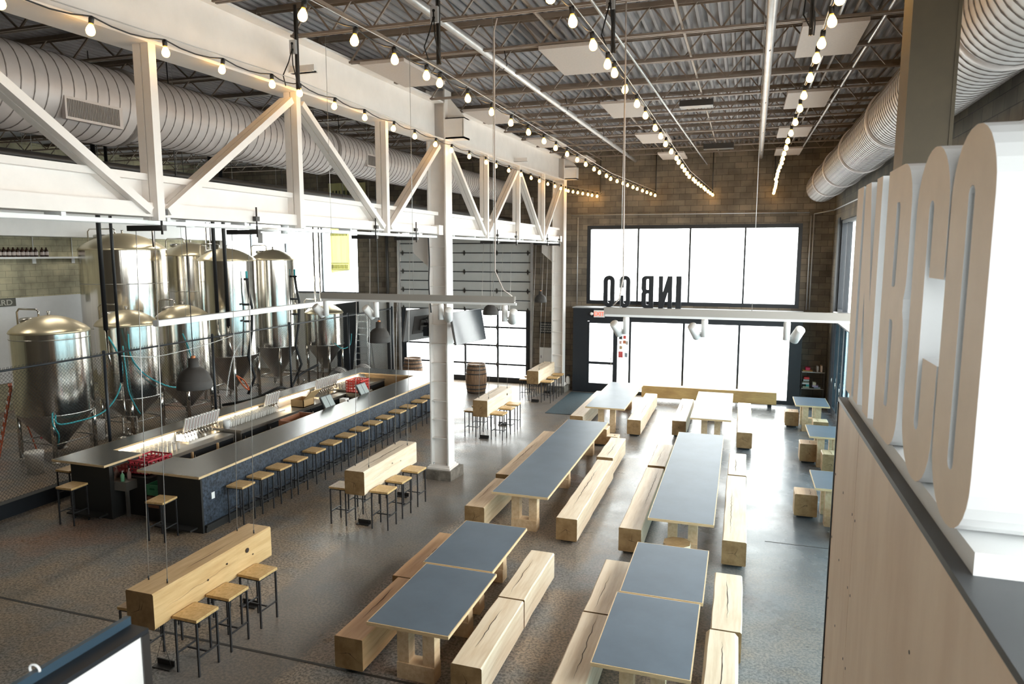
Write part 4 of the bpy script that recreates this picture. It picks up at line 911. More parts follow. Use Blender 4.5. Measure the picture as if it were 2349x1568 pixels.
# point-of-sale terminals, box, printer, bottle
def terminal(x, y, label):
    t = thing('sales_terminal', label, 'till', (x, y, .765))
    MB().box((-.2, -.22, 0), (.2, .22, .11)).build('cash_drawer', M_BLACK, parent=t)
    b = MB(); b.box((-.06, -.12, .11), (.14, .12, .17)); b.prism([(-.02, .17), (.12, .17), (.02, .36), (-.04, .36)], -.08, .08, fn=lambda a, c, e: (a, e, c)); b.build('stand', M_RUB, parent=t)
    M = Matrix.Translation((-.02, 0, .42)) @ Matrix.Rotation(-.5, 4, 'Y')
    s_ = MB().box((-.02, -.24, -.16), (.02, .24, .17), M=M).build('monitor', M_BLACK, parent=t)
    MB().box((.02, -.22, -.14), (.028, -.01, .15), M=M).box((.02, .01, -.14), (.028, .22, .15), M=M).build('back_plate', mat('monitor_back_grey', (.30, .33, .32), .5), parent=s_)
    return t
terminal(-10.0, 15.35, 'nearer touch screen till behind the bar counter'); terminal(-10.0, 17.1, 'farther touch screen till behind the bar counter')
t = thing('wooden_bin', 'open brown wooden bin on the work counter behind the bar', 'box', (-10.15, 14.35, .76))
b = MB(); b.box((-.32, -.42, 0), (.32, -.39, .22)); b.box((-.32, .39, 0), (.32, .42, .26)); b.box((-.32, -.39, 0), (-.29, .39, .24)); b.box((.29, -.39, 0), (.32, .39, .24)); b.box((-.29, -.39, 0), (.29, .39, .02))
b.build('bin_body', mat('red_brown_wood', (.30, .13, .07), .55), parent=t)
B('paper_roll_stack', (-10.2, 16.2, .76), (-10.02, 16.38, 1.08), M_PAPER, label='white paper towel block between the two tills', cat='paper towels', base=True)
t = thing('drink_bottle', 'amber bottle with dark neck between the two tills', 'bottle', (-9.85, 16.05, .76)); MB().lathe([(0, 0), (.035, 0), (.037, .2), (.015, .27), (.014, .33), (0, .33)], n=12).build('bottle_body', mat('amber_liquor', (.55, .33, .12), .25), parent=t); MB().lathe([(.016, .28), (.017, .34), (0, .345)], n=10).build('bottle_cap', M_BLACK, parent=t)
B('receipt_printer', (-10.15, 16.5, .76), (-9.9, 16.75, .95), M_BLACK, label='black receipt printer with white paper beside the far till', cat='printer', base=True)
B('paper_sheet', (-10.18, 16.45, .952), (-9.9, 16.78, .96), M_PAPER, label='white papers lying on the black receipt printer', cat='papers', base=True)
t = thing('white_pitcher', 'white plastic pitcher left of the big glass cluster', 'pitcher', (-11.45, 13.3, .862)); MB().lathe([(0, 0), (.07, 0), (.09, .2), (.085, .2), (.065, .01), (0, .01)], n=14).build('pitcher_body', M_WHITE, parent=t); MB().tube([(.08, 0, .17), (.13, 0, .16), (.13, 0, .06), (.075, 0, .04)], .01, 6).build('handle', M_WHITE, parent=t)
B('folded_towel', (-10.35, 10.45, .9), (-10.05, 10.75, .95), M_PAPER, label='white folded bar towel just behind the near front counter', cat='towel', base=True)
B('towel_shelf', (-10.4, 10.42, .86), (-9.34, 10.8, .895), M_BARD, label='black shelf behind the near front counter', cat='shelf', base=True)
t = thing('ice_scoop_box', 'tan open flap box on the back counter below the middle taps', 'box', (-11.4, 16.25, .80)); MB().box((-.2, -.25, 0), (.2, .25, .02)).box((-.2, -.25, 0), (-.18, .25, .2)).box((.18, -.25, 0), (.2, .25, .2)).box((-.2, -.25, 0), (.2, -.23, .2)).box((-.2, .23, 0), (.2, .25, .2)).box((-.02, -.25, 0), (.0, .25, .36), M=Matrix.Translation((.2, 0, .2)) @ Matrix.Rotation(.8, 4, 'Y')).build('box_body', mat('cardboard', (.55, .37, .18), .7), parent=t)

# ------------------------------------------------------------------ brewery tanks
def tank(x, y, r, ztop, zsh, zcone, ztip, label, legs=True, jacket=(), man=True):
    t = thing('brewing_tank', label, 'tank', (x, y, 0))
    MB().lathe([(r, zcone), (r, zsh)], n=56).build('tank_shell', M_SHELL, parent=t)
    dm = MB(); pr = [(r+.0, zsh), (r+.015, zsh+.01), (r*.99, zsh+.06)]
    for k in range(1, 11):
        f = k/10; pr.append((r*(.985*(1-f)+.03), zsh+.06+(ztop-zsh-.06)*(1-(1-f)**1.9)))
    pr.append((0, ztop)); dm.lathe(pr, n=56).build('tank_dome', M_DOME, parent=t)
    MB().lathe([(r, zcone), (r+.008, zcone-.02), (r-.01, zcone-.05), (.10, ztip+.06), (.05, ztip), (0, ztip)], n=56).build('tank_cone', M_SSD, parent=t)
    for z in jacket: MB().lathe([(r, z-.012), (r+.006, z-.008), (r+.006, z+.008), (r, z+.012)], n=56).build('weld_band', M_SSD, parent=t)
    if legs:
        for k in range(4):
            a = PI/4+k*PI/2; lx, ly = (r-.06)*math.cos(a), (r-.06)*math.sin(a)
            g_ = MB().tube([(lx, ly, .04), (lx, ly, zcone-.02+.25)], .05, 12).build('leg', M_SS, parent=t)
            MB().lathe([(.09, 0), (.09, .02), (.03, .05), (0, .05)], (lx, ly, 0), 12).build('foot_pad', M_SSD, parent=g_)
        zz = .45; rr = r-.06; c_ = .7071*rr
        b = MB()
        for (p, q) in (((c_, c_), (-c_, c_)), ((-c_, c_), (-c_, -c_)), ((-c_, -c_), (c_, -c_)), ((c_, -c_), (c_, c_))): b.tube([(*p, zz), (*q, zz)], .018, 8)
        b.build('brace', M_SSD, parent=t)
    if man:
        MB().lathe([(.18, 0), (.2, .02), (.2, .09), (.16, .11), (0, .12)], (-r*.45, -r*.25, ztop-.16), 20).build('manway', M_SSD, parent=t)
        MB().tube([(0, 0, ztop-.02), (0, 0, ztop+.1)], .03, 10).tube([(-.05, 0, ztop+.09), (.05, 0, ztop+.09)], .012, 6).build('valve', M_SSD, parent=t)
        x0 = -r-.07
        MB().tube([(-.2, -.1, ztop-.04), (-.2, -.1, ztop+.1), (-.26, -.1, ztop+.14), (x0+.08, -.1, ztop+.14), (x0, -.1, ztop+.06), (x0, -.1, zcone-.5)], .022, 8).build('vent_pipe', M_SS, parent=t)
    return t
tank(-15.9, 12.57, .84, 3.48, 3.08, 1.17, .16, 'shiny fermenter nearest the left edge with gold dome', jacket=(2.95,))
tank(-15.9, 14.82, .78, 3.44, 3.03, 1.12, .30, 'second front fermenter, between the other two small ones')
tank(-15.9, 16.85, .74, 3.44, 3.05, 1.10, .25, 'third front fermenter, behind the big grey pendant')
tank(-19.2, 17.95, 1.28, 5.6, 5.05, .9, .5, 'largest tall steel tank with wide gold dome at the back left', jacket=(2.6, 4.0))
tank(-19.2, 20.9, .95, 5.34, 4.85, 1.0, .4, 'tall tank partly hidden between the largest tank and the middle pair', jacket=(3.6,))
tank(-16.4, 19.45, .92, 5.12, 4.70, 1.6, .3, 'tall steel fermenter with black hose, left of the middle pair', jacket=(2.9,))
tank(-16.4, 21.9, .78, 5.10, 4.70, 1.58, .3, 'tall steel fermenter right of the middle pair', jacket=(2.9,))
tank(-15.3, 23.4, .72, 3.05, 2.66, 1.5, .5, 'small round topped tank farthest right behind the fence')
def hose(name, pts, r, m, label, cat='hose', n=8):
    P = [Vector(p) for p in pts]; out = []
    for i in range(len(P)-1):     # Catmull-Rom
        a = P[max(i-1, 0)]; b_ = P[i]; c = P[i+1]; d_ = P[min(i+2, len(P)-1)]
        for k in range(8):
            f = k/8; out.append(.5*((2*b_)+(c-a)*f+(2*a-5*b_+4*c-d_)*f*f+(3*b_-a-3*c+d_)*f**3))
    out.append(P[-1]); return MB().tube(out, r, n).build(name, m, label=label, cat=cat, org=pts[0])
hose('hose', [(-15.0, 13.4, 2.9), (-14.85, 13.6, 2.2), (-14.9, 13.5, 1.5), (-15.0, 13.1, 1.05), (-15.1, 12.4, .95), (-15.2, 12.0, 1.0), (-15.3, 12.1, 1.3)], .02, M_TEAL, 'teal hose looping round the lower right of the nearest fermenter')
hose('hose', [(-15.25, 11.95, 1.25), (-15.2, 11.9, 1.0), (-15.3, 12.1, .7), (-15.6, 12.3, .35)], .018, M_TEAL, 'short teal hose on the cone of the nearest fermenter')
hose('hose', [(-15.0, 14.0, 2.9), (-14.95, 14.0, 2.3), (-14.9, 14.4, 1.75), (-14.85, 15.2, 1.3), (-14.9, 15.8, 1.35), (-15.0, 16.1, 2.0), (-15.05, 15.9, 2.7)], .02, M_TEAL, 'teal hose sagging between the second and third fermenters')
hose('hose', [(-15.1, 13.9, 2.6), (-15.0, 13.85, 2.0), (-15.0, 13.9, 1.4), (-15.1, 14.2, .9), (-15.2, 14.4, .7)], .018, M_TEAL, 'teal hose hanging left of the second fermenter')
hose('hose', [(-14.5, 22.8, 1.6), (-14.4, 23.2, 1.35), (-14.5, 23.9, 1.4), (-14.6, 24.2, 1.8)], .018, M_TEAL, 'teal hose sagging across the small far tank')
for k, (x, y, l) in enumerate(((-15.35, 19.1, 'black hose drop with valves on the left tall fermenter'), (-15.5, 21.9, 'black hose drop with valves on the right tall fermenter'))):
    t = thing('valve_hose', l, 'hose', (x, y, .3), world=True)
    MB().tube([(x, y, 4.15), (x+.05, y, 3.7), (x+.12, y+.05, 3.2), (x+.1, y, 2.4), (x+.0, y-.1, 1.6), (x+.15, y, .9), (x+.0, y-.2, .35)], .045, 8).build('hose_body', M_BHOSE, parent=t)
    for q in (((x-.1, y, 4.12), (x+.08, y, 4.12)), ((x-.14, y-.1, 3.3), (x+.1, y, 3.3)), ((x-.1, y-.1, 2.75), (x+.1, y, 2.75))): MB().tube(q, .035, 8).build('valve', M_BLACK, parent=t)
    MB().tube([(x+.0, y, 4.15), (x, y, 4.38)], .035, 8).build('hose_cap', M_TEAL, parent=t)
for k, (x, y, r, zb, l) in enumerate(((-13.6, 12.1, .05, 3.25, 'thick black pipe dropping in front of the largest tank'), (-13.6, 12.42, .035, 2.0, 'thinner black pipe dropping beside it'), (-15.2, 17.5, .055, 3.1, 'left black pipe dropping in front of the middle tall tank'), (-15.2, 17.95, .055, 2.7, 'right black pipe dropping in front of the middle tall tank'))):
    t = thing('drop_pipe', l, 'pipe', (x, y, zb), world=True)
    MB().tube([(x, y, zr(y)+.04), (x, y, zb)], r, 10).build('insulated_pipe', M_BHOSE, parent=t); MB().tube([(x, y, zb), (x+.03, y, zb-.6), (x+.1, y, zb-.9)], r*.5, 8).build('pipe_tail', M_SS, parent=t)
for k, (x, y) in enumerate(((-15.2, 22.7), (-15.2, 23.05), (-18.0, 18.0), (-17.6, 19.9), (-17.6, 20.1))):
    straight_pipe('riser_pipe', (x, y, 0), (x, y, 6.0), .03, M_SS, 'thin vertical stainless riser pipe among the tanks, %s' % ['left of the banner window pair', 'right of the banner window pair', 'beside the largest tank', 'left one between the tall tanks', 'right one between the tall tanks'][k])
hose('hose', [(-15.8, 18.2, .1), (-15.0, 18.7, .25), (-14.6, 19.5, .5), (-14.8, 20.4, .3), (-15.0, 21.2, .6), (-14.7, 22.0, .9)], .045, M_BHOSE, 'thick black hose snaking under the tall fermenters')
hose('hose', [(-13.22, 15.85, 1.6), (-13.2, 16.05, 1.3), (-13.2, 16.3, 1.12), (-13.22, 16.15, 1.4), (-13.22, 15.85, 1.6)], .02, M_ORH, 'small orange cable loop hanging behind the fence')
hose('hose', [(-13.22, 15.4, 1.1), (-13.2, 15.5, 1.6), (-13.2, 15.75, 2.2), (-13.2, 16.1, 2.55)], .015, M_PAPER, 'thin white hose rising behind the fence')
def bucket(x, y, r, h, label, m=M_BUCK, lid=True):
    t = thing('bucket', label, 'bucket', (x, y, 0))
    MB().lathe([(0, 0), (r*.86, 0), (r, h), (r*1.04, h), (r*1.04, h-.05), (r*1.0, h-.05)] if not lid else [(0, 0), (r*.86, 0), (r*.98, h-.07), (r*1.03, h-.06), (r*1.03, h), (r*.95, h+.01), (0, h+.01)], n=24).build('bucket_body', m, parent=t)
    MB().tube([(r, 0, h-.08), (r*.9, r*.5, h-.18), (0, r*1.05, h-.25), (-r*.9, r*.5, h-.18), (-r, 0, h-.08)], .006, 5).build('handle', M_CABLE, parent=t)
bucket(-15.15, 11.35, .19, .50, 'white bucket on the brewery floor behind the fence, left of the bar'); bucket(-16.3, 14.0, .2, .52, 'white bucket between the first two fermenters')
bucket(-14.95, 9.75, .25, .3, 'orange bucket at the very left edge', M_ORANGE, False)
# orange step ladder, leaning, and the aluminium one
def ladder(x, y, h, w, label, m, mr, rz=0., lean=.22, n=7):
    t = thing('step_ladder', label, 'ladder', (x, y, 0), rz)
    for s_ in (-1, 1):
        MB().bar((s_*w/2, 0, 0), (s_*w*.33, lean*h, h), .06, .03).build('front_rail', m, parent=t)
        MB().bar((s_*w/2, lean*h*2.1, 0), (s_*w*.33, lean*h+.04, h-.05), .045, .02).build('rear_rail', m, parent=t)
    for k in range(1, n+1):
        f = k/(n+1); ww = w/2*(1-f)+w*.33*f
        B('step', (-ww, lean*h*f-.03, h*f), (ww, lean*h*f+.05, h*f+.03), mr, parent=t)
    B('top_cap', (-w*.36, lean*h-.06, h), (w*.36, lean*h+.1, h+.04), m, parent=t)
ladder(-17.35, 12.1, 1.7, .55, 'orange fibreglass step ladder at the far left behind the fence', M_ORANGE, M_LADDER, rz=-.6)
ladder(-14.25, 24.2, 2.5, .65, 'aluminium step ladder against the white wall near the garage door', M_LADDER, M_LADDER, n=9, lean=.12)
t = thing('wheeled_platform', 'low aluminium platform with red ends left of the nearest fermenter', 'platform', (-18.3, 14.2, 0), -.5)
for k in range(4): B('deck_rail', (-.7, -.3+.2*k, .45+.12*k), (.7, -.24+.2*k, .50+.12*k), M_LADDER, parent=t)
for sx in (-1, 1): MB().bar((sx*.7, -.3, 0), (sx*.7, .36, .95), .06).build('side_rail', M_RED, parent=t)

# ------------------------------------------------------------------ chain-link fence
XF = -13.15
ft = thing('chain_link_fence', 'black chain link fence on a dark kerb between bar and brewery', 'fence', (XF, 16, 0), world=True)
B('kerb', (XF-.1, 3.0, 0), (XF+.1, 24.9, .28), M_BLACK, parent=ft)
b = MB(); z0, z1 = .30, 2.74; H = z1-z0; y0, y1 = 6.0, 24.8; p = .075
for s_ in (-1, 1):
    k = 0; y = y0-H
    while y < y1:
        a, c = (y, z0 if s_ > 0 else z1), (y+H, z1 if s_ > 0 else z0)
        pa, pc = list(a), list(c)
        if pa[0] < y0: f = (y0-pa[0])/H; pa = [y0, a[1]+(c[1]-a[1])*f]
        if pc[0] > y1: f = (y1-a[0])/H; pc = [y1, a[1]+(c[1]-a[1])*f]
        o_ = .003*s_
        if pc[0]-pa[0] > .01: b.tube([(XF+o_, pa[0], pa[1]), (XF+o_, pc[0], pc[1])], .0028, 3, cap=False, smooth=False)
        y += p
b.build('mesh_wire', M_BLACK, parent=ft)
MB().tube([(XF, 3, 2.78), (XF, 24.85, 2.78)], .022, 8).build('top_rail', M_BLACK, parent=ft)
yy_ = [24.85, 21.6, 18.2, 14.9, 11.6, 8.3, 5.0]
for y in yy_: MB().tube([(XF, y, .28), (XF, y, 2.84)], .04 if y > 24 else .032, 10).lathe([(.04, 0), (.03, .03), (0, .04)], (XF, y, 2.84), 10).build('fence_post', M_BLACK, parent=ft)
b = MB(); y = 6.0
while y < 24.8: b.bar((XF-.012, y, 2.76), (XF+.012, y+.02, 2.84), .006); b.bar((XF+.012, y+.035, 2.76), (XF-.012, y+.055, 2.84), .006); y += .075
b.build('top_twist', M_BLACK, parent=ft)
hose('cord', [(XF+.05, 12.0, 2.70), (XF+.05, 13.0, 2.55), (XF+.05, 14.5, 2.62), (XF+.05, 15.6, 2.74)], .008, M_PAPER, 'thin white cord tied along the top of the fence', 'cord')

# wall shelf with bottles and the lettered board
t = thing('wall_shelf', 'white wall shelf carrying dark bottles on the left brick wall', 'shelf', (XL+.1, 16, 4.8), world=True)
B('shelf_board', (XL, 13, 4.78), (XL+.3, 19.4, 4.84), M_WHITE, parent=t)
for y in (16.9, 18.3, 15.2): MB().box((XL, y, 4.62), (XL+.03, y+.12, 4.78)).box((XL, y+.05, 4.84), (XL+.02, y+.07, 5.5)).build('bracket', M_WHITE, parent=t)
t = thing('shelf_bottle', 'x', 'bottle')
MB().lathe([(0, 0), (.062, 0), (.064, .17), (.05, .22), (.024, .25), (.022, .30), (0, .30)], n=14).build('bottle_body', M_BOTTLE, parent=t); MB().lathe([(.0655, .05), (.0655, .15)], n=14).build('bottle_label', mat('bottle_label_pale', (.55, .48, .45), .6), parent=t)
for k in range(12):
    y = 17.30-.148*k-(.07 if k > 1 else 0); l = 'dark brown bottle on the white wall shelf, %s from the right' % ORD[k]
    if k == 0: t.location = (XL+.15, y, 4.84); t['label'] = l; t['group'] = 'bottles on the wall shelf'
    else: dup(t, (XL+.15, y, 4.84), label=l)

def text_obj(name, s, size, depth, m, M, label=None, cat=None, parent=None, flip=False, sx=1.0, group=None):
    cu = bpy.data.curves.new(name, 'FONT'); cu.body = s; cu.size = size; cu.extrude = depth; cu.align_x = 'CENTER'; cu.offset = size*.012
    o = bpy.data.objects.new(name+'_tmp', cu); C.objects.link(o); dg_ = bpy.context.evaluated_depsgraph_get()
    me = bpy.data.meshes.new_from_object(o.evaluated_get(dg_)); bpy.data.objects.remove(o)
    me.transform(M @ Matrix.Diagonal((sx*(-1 if flip else 1), 1, 1, 1)))
    me.materials.clear(); me.materials.append(m)
    ob = bpy.data.objects.new(name, me); C.objects.link(ob)
    if parent is not None: ob.parent = parent
    return tag(ob, label, cat, group)
t = thing('wall_sign', 'grey wall sign with raised pale letters above the white board', 'sign', (XL+.04, 15.75, 3.3))
B('sign_board', (0, -.75, .0), (.03, .45, .26), mat('sign_grey', (.12, .12, .10), .7), parent=t)
text_obj('sign_lettering', 'BOARD', .24, .004, mat('sign_letter', (.50, .50, .44), .6), Matrix.Translation((.034, -.13, .045)) @ Matrix.Rotation(PI/2, 4, 'Z') @ Matrix.Rotation(PI/2, 4, 'X'), parent=t, sx=1.15)

# banners
def banner(x0, x1, z0, z1, y, label, kind_):
    t = thing('banner', label, 'banner', ((x0+x1)/2, y, z0), world=True)
    b = MB(); n = 10; vs = []
    for i in range(n+1):
        x = x0+(x1-x0)*i/n; yy2 = y+.03*math.sin(i*1.7)
        vs += [(x, yy2, z0+(.12*i/n if kind_ else 0)), (x, yy2, z1), (x, yy2+.012, z0+(.12*i/n if kind_ else 0)), (x, yy2+.012, z1)]
    fs = []
    for i in range(n): a, c = 4*i, 4*i+4; fs += [(a, c, c+1, a+1), (a+3, c+3, c+2, a+2), (a+1, c+1, c+3, a+3), (a+2, c+2, c, a)]
    fs += [(0, 1, 3, 2), (4*n+2, 4*n+3, 4*n+1, 4*n)]
    b.add(vs, fs).build('banner_cloth', M_YEL, parent=t)
    g_ = MB(); R = random.Random(4)
    if kind_:
        k = 0; x = x0+.06
        while x < x1-.08: g_.box((x, y-.045, z1-.30), (x+.035, y-.035, z1-.12), M=Matrix.Rotation(0, 4, 'Y')); x += .065
        for zz in (.38, .12): g_.box((x0+.05, y-.045, z0+zz), (x1-.05, y-.035, z0+zz+.025))
        x = x0+.06
        while x < x1-.08: g_.box((x, y-.045, z0+.17), (x+.03, y-.035, z0+.34)); x += .055
    else:
        x = x0+.2
        while x < x1-.15: g_.box((x, y-.045, z0+.05), (x+R.uniform(.04, .12), y-.035, z0+.75)); x += R.uniform(.14, .22)
    g_.build('banner_print', M_INK, parent=t)
    MB().tube([(x0+.05, y, z1), (x0+.05, y+.03, zr(y)+.04)], .004, 4).tube([(x1-.05, y, z1), (x1-.05, y+.03, zr(y)+.04)], .004, 4).build('hanging_cord', M_CABLE, parent=t)
banner(-16.1, -15.2, 4.15, 5.95, 25.24, 'sheer yellow banner with black print hanging against the left window', 1)
banner(-16.1, -14.4, 6.7, 7.75, 25.24, 'yellow banner with tall black lettering high under the duct', 0)

# barrels
def barrel(loc, label, M=None, m=M_OAK):
    t = thing('oak_barrel', label, 'barrel', loc)
    if M: t.rotation_euler = M
    pr = [(0, .03), (.27, .03), (.275, 0), (.285, 0)]+[(.285+.055*math.sin(PI*k/10), .90*k/10+.0) for k in range(1, 10)]+[(.285, .92), (.275, .92), (.27, .89), (0, .89)]
    MB().lathe(pr, n=32).build('staves', m, parent=t)
    for z in (.04, .15, .28, .62, .75, .86):
        r = .287+.055*math.sin(PI*z/.9)
        MB().lathe([(r-.004, z-.02), (r+.004, z-.02), (r+.004, z+.02), (r-.004, z+.02)], n=32).build('hoop', M_HOOP, parent=t)
    return t
barrel((-8.95, 23.2, 0), 'upright oak barrel standing before the garage door, right of the column').scale = (1.13, 1.13, 1.14)
barrel((-11.75, 23.8, 0), 'upright oak barrel behind the far end of the bar, left of the column').scale = (1.1, 1.1, 1.12)
M_GB = mat('pale_barrel', (.50, .48, .45), .6, 0, .3, 5)
barrel((-14.1, 22.2, .38), 'pale barrel lying on its side behind the far corner of the bar, left one', (-PI/2+.0, 0, .35), M_GB); barrel((-13.6+.0-.05, 23.2, .38), 'pale barrel lying on its side, right one near the ladder', (-PI/2, 0, .35), M_GB)

# ------------------------------------------------------------------ televisions on the column
def tv(loc, ux, label, screen):
    """ux: horizontal direction of the panel; screen faces ux x up side"""
    u = Vector((ux[0], ux[1], 0)).normalized(); n = Vector((u.y, -u.x, 0)); M = Matrix(((u.x, n.x, 0, 0), (u.y, n.y, 0, 0), (0, 0, 1, 0), (0, 0, 0, 1)))
    # local x along the panel, local y = out of the screen
    t = thing('television', label, 'television', loc); T = M @ Matrix.Rotation(.19, 4, 'X')
    MB().box((-.61, -.045, -.35), (.61, 0, .35), M=T).build('tv_body', mat('tv_back_grey', (.17, .17, .17), .45, .1), parent=t)
    MB().box((-.60, .0, -.34), (.60, .006, .34), M=T).build('tv_screen', M_SCREEN, parent=t)
    b = MB(); b.box((-.35, -.06, -.2), (.35, -.045, .2), M=T); b.box((-.15, -.10, -.12), (.15, -.06, .12), M=T); b.build('back_cover', M_RUB, parent=t)
    return t, M, T
t, M_, T_ = tv((-5.62, 14.15, 3.40), (.19, .98), 'wall television right of the column showing a reflecting screen', 1)
MB().box((-.04, -.5, -.03), (.04, -.06, .03), M=M_).build('wall_arm', M_BLACK, parent=t)
t, M_, T_ = tv((-6.78, 14.2, 3.42), (-.22, -.97), 'television left of the column seen from behind with cables', 0)
MB().box((-.04, -.42, -.03), (.04, -.06, .03), M=M_).box((.02, -.34, -.25), (.2, -.2, -.05), M=M_).build('wall_arm', M_BLACK, parent=t)
for k in range(4):
    MB().tube([M_ @ Vector((-.1+.06*k, -.07, .1)), M_ @ Vector((.05*k, -.25, .25-.05*k)), M_ @ Vector((.15, -.32, -.05*k)), M_ @ Vector((.1, -.1, -.15))], .008, 5).build('cable', M_BHOSE, parent=t)
hose('cable', [(-6.42, 13.85, 5.3), (-6.40, 13.84, 4.8), (-6.42, 13.84, 4.3), (-6.38, 13.85, 3.7)], .014, M_BHOSE, 'black cable running down the white column to the televisions', 'cable')

# ------------------------------------------------------------------ things on the far wall
t = thing('exit_sign', 'small white EXIT sign with red letters above the entrance door', 'exit sign', (-4.77, YS-.04, 2.72))
MB().box((-.19, -.03, 0), (.19, .03, .25)).build('sign_case', M_WHITE, parent=t)
text_obj('sign_lettering', 'EXIT', .21, .003, M_EXIT, Matrix.Translation((0, -.034, .05)) @ Matrix.Rotation(PI/2, 4, 'X'), parent=t, sx=.85)
for s_ in (-1, 1): MB().lathe([(0, .04), (.045, .04), (.06, -.03), (0, -.03)], (s_*.27, -.03, .12), 14, M=Matrix.Rotation(PI/2, 4, 'X')).box((min(s_*.19, s_*.25), -.01, .1), (max(s_*.19, s_*.25), .01, .13)).build('emergency_lamp', M_WHITE, parent=t)
t = thing('wall_sign', 'black sign with white lines of text on the brick pier by the garage', 'sign', (-6.85, YB-.02, 1.98))
B('sign_board', (-.33, -.01, 0), (.33, .01, .42), M_BLACK, parent=t); b = MB()
R = random.Random(2)
for k in range(4):
    x = -.28
    while x < .27:
        w_ = R.uniform(.02, .05); b.box((x, -.016, .05+.09*k), (min(x+w_, .29), -.011, .10+.09*k)); x += w_+.02
b.build('sign_text', mat('faded_white', (.30, .30, .28), .8), parent=t)
t = thing('fuse_box', 'white metal cabinet on the brick pier above the farthest log', 'cabinet', (-6.93, YB-.1, .85))
B('cabinet_body', (-.24, 0, 0), (.24, .1, .6), M_WHITE, parent=t); B('cabinet_door', (-.21, -.012, .03), (.21, 0, .57), M_WHITE, parent=t); B('handle', (-.17, -.03, .2), (-.155, -.012, .3), M_BLACK, parent=t)
straight_pipe('conduit', (-6.0, 25.22, 6.33), (2.0, 25.22, 6.30), .018, M_GALV, 'thin conduit running level above the big window')
straight_pipe('conduit', (-5.75, 25.22, 3.1), (-5.75, 25.22, 6.25), .018, M_GALV, 'thin vertical conduit left of the big window')
straight_pipe('conduit', (2.05, 25.22, 3.1), (2.05, 25.22, 6.2), .018, M_GALV, 'thin vertical conduit right of the big window, left one')
straight_pipe('conduit', (2.14, 25.22, 3.1), (2.14, 25.22, 6.25), .018, M_GALV, 'thin vertical conduit right of the big window, right one')
straight_pipe('conduit', (2.14, 25.22, 6.25), (2.72, 24.9, 6.35), .018, M_GALV, 'short conduit bending to the right wall')
straight_pipe('conduit', (2.70, 24.9, 6.35), (2.70, 3.0, 6.35), .018, M_GALV, 'conduit along the right wall above the high windows')
for k, (x, z) in enumerate(((-4.95, 7.1), (-3.0, 7.1), (-1.1, 7.1), (.87, 7.1))):
    straight_pipe('hanger_rod', (x, 25.22, z), (x, 25.22, 8.4), .018, M_DARK, 'thin vertical rod on the far wall holding the end of the %s light string' % ['first', 'second', 'third', 'fourth'][k])
t = thing('fire_extinguisher', 'pale fire extinguisher on the floor beside the far column', 'extinguisher', (-5.95, 24.75, 0)); MB().lathe([(0, 0), (.08, 0), (.085, .05), (.085, .4), (.05, .48), (.03, .5), (0, .5)], n=16).build('cylinder_body', M_BUCK, parent=t); MB().box((-.02, -.02, .5), (.08, .02, .56)).build('valve_handle', M_BLACK, parent=t)

# condensed block letters
def rounded(x0, x1, z0, z1, r, corners='abcd', n=7):
    """outline ccw, rounding chosen corners: a=bottom-left b=bottom-right c=top-right d=top-left"""
    out = []
    for cn, (cx_, cz, a0) in (('a', (x0+r, z0+r, PI)), ('b', (x1-r, z0+r, 1.5*PI)), ('c', (x1-r, z1-r, 0)), ('d', (x0+r, z1-r, .5*PI))):
        if cn in corners: out += [(cx_+r*math.cos(a0+PI/2*k/n), cz+r*math.sin(a0+PI/2*k/n)) for k in range(n+1)]
        else: out.append({'a': (x0, z0), 'b': (x1, z0), 'c': (x1, z1), 'd': (x0, z1)}[cn])
    return out
def letter_loops(ch, w, h, sk=.35):
    s_ = w*sk; r = w*.48; ri = w*min(.15, (.5-sk)*.95)
    if ch == 'I': return [[(0, 0), (w, 0), (w, h), (0, h)]]
    if ch == 'O': return [rounded(0, w, 0, h, r), rounded(s_, w-s_, s_*.95, h-s_*.95, ri)]
    if ch == 'B':
        o = [(0, 0)]+rounded(0, w, 0, h*.53, r*.75, 'bc')[1:-1]
        o = [(0, 0)]+[p for p in rounded(0, w, 0, h*.55, r*.72, 'bc') if p[0] > w*.5 and p[1] < h*.505]
        o += [(w*.93, h*.51)]+[p for p in rounded(0, w, h*.48, h, r*.72, 'bc') if p[0] > w*.5 and p[1] > h*.52]+[(0, h)]
        return [o, rounded(s_, w-s_, s_*.7, h*.45, ri*.8, 'bc'), rounded(s_, w-s_, h*.57, h-s_*.7, ri*.8, 'bc')]
    if ch == 'N': return [[(0, 0), (w*.31, 0), (w*.31, h*.52), (w*.66, 0), (w, 0), (w, h), (w*.69, h), (w*.69, h*.48), (w*.34, h), (0, h)]]
    if ch == 'C':
        o = rounded(0, w, 0, h, r); i_ = rounded(s_, w-s_, s_*.95, h-s_*.95, ri)
        up_o = [p for p in o if p[1] > h*.62]; lo_o = [p for p in o if p[1] < h*.38]
        # outline going ccw: start at lower right gap edge
        za, zb = h*.38, h*.62
        outer = [(w, zb)]+[p for p in o if p[1] >= h/2 and p[0] >= w/2]+[p for p in o if p[1] >= h/2 and p[0] < w/2]+[p for p in o if p[1] < h/2 and p[0] < w/2]+[p for p in o if p[1] < h/2 and p[0] >= w/2]+[(w, za)]
        inner = [(w-s_, zb)]+[p for p in i_ if p[1] >= h/2 and p[0] >= w/2]+[p for p in i_ if p[1] >= h/2 and p[0] < w/2]+[p for p in i_ if p[1] < h/2 and p[0] < w/2]+[p for p in i_ if p[1] < h/2 and p[0] >= w/2]+[(w-s_, za)]
        return [outer+inner[::-1]]
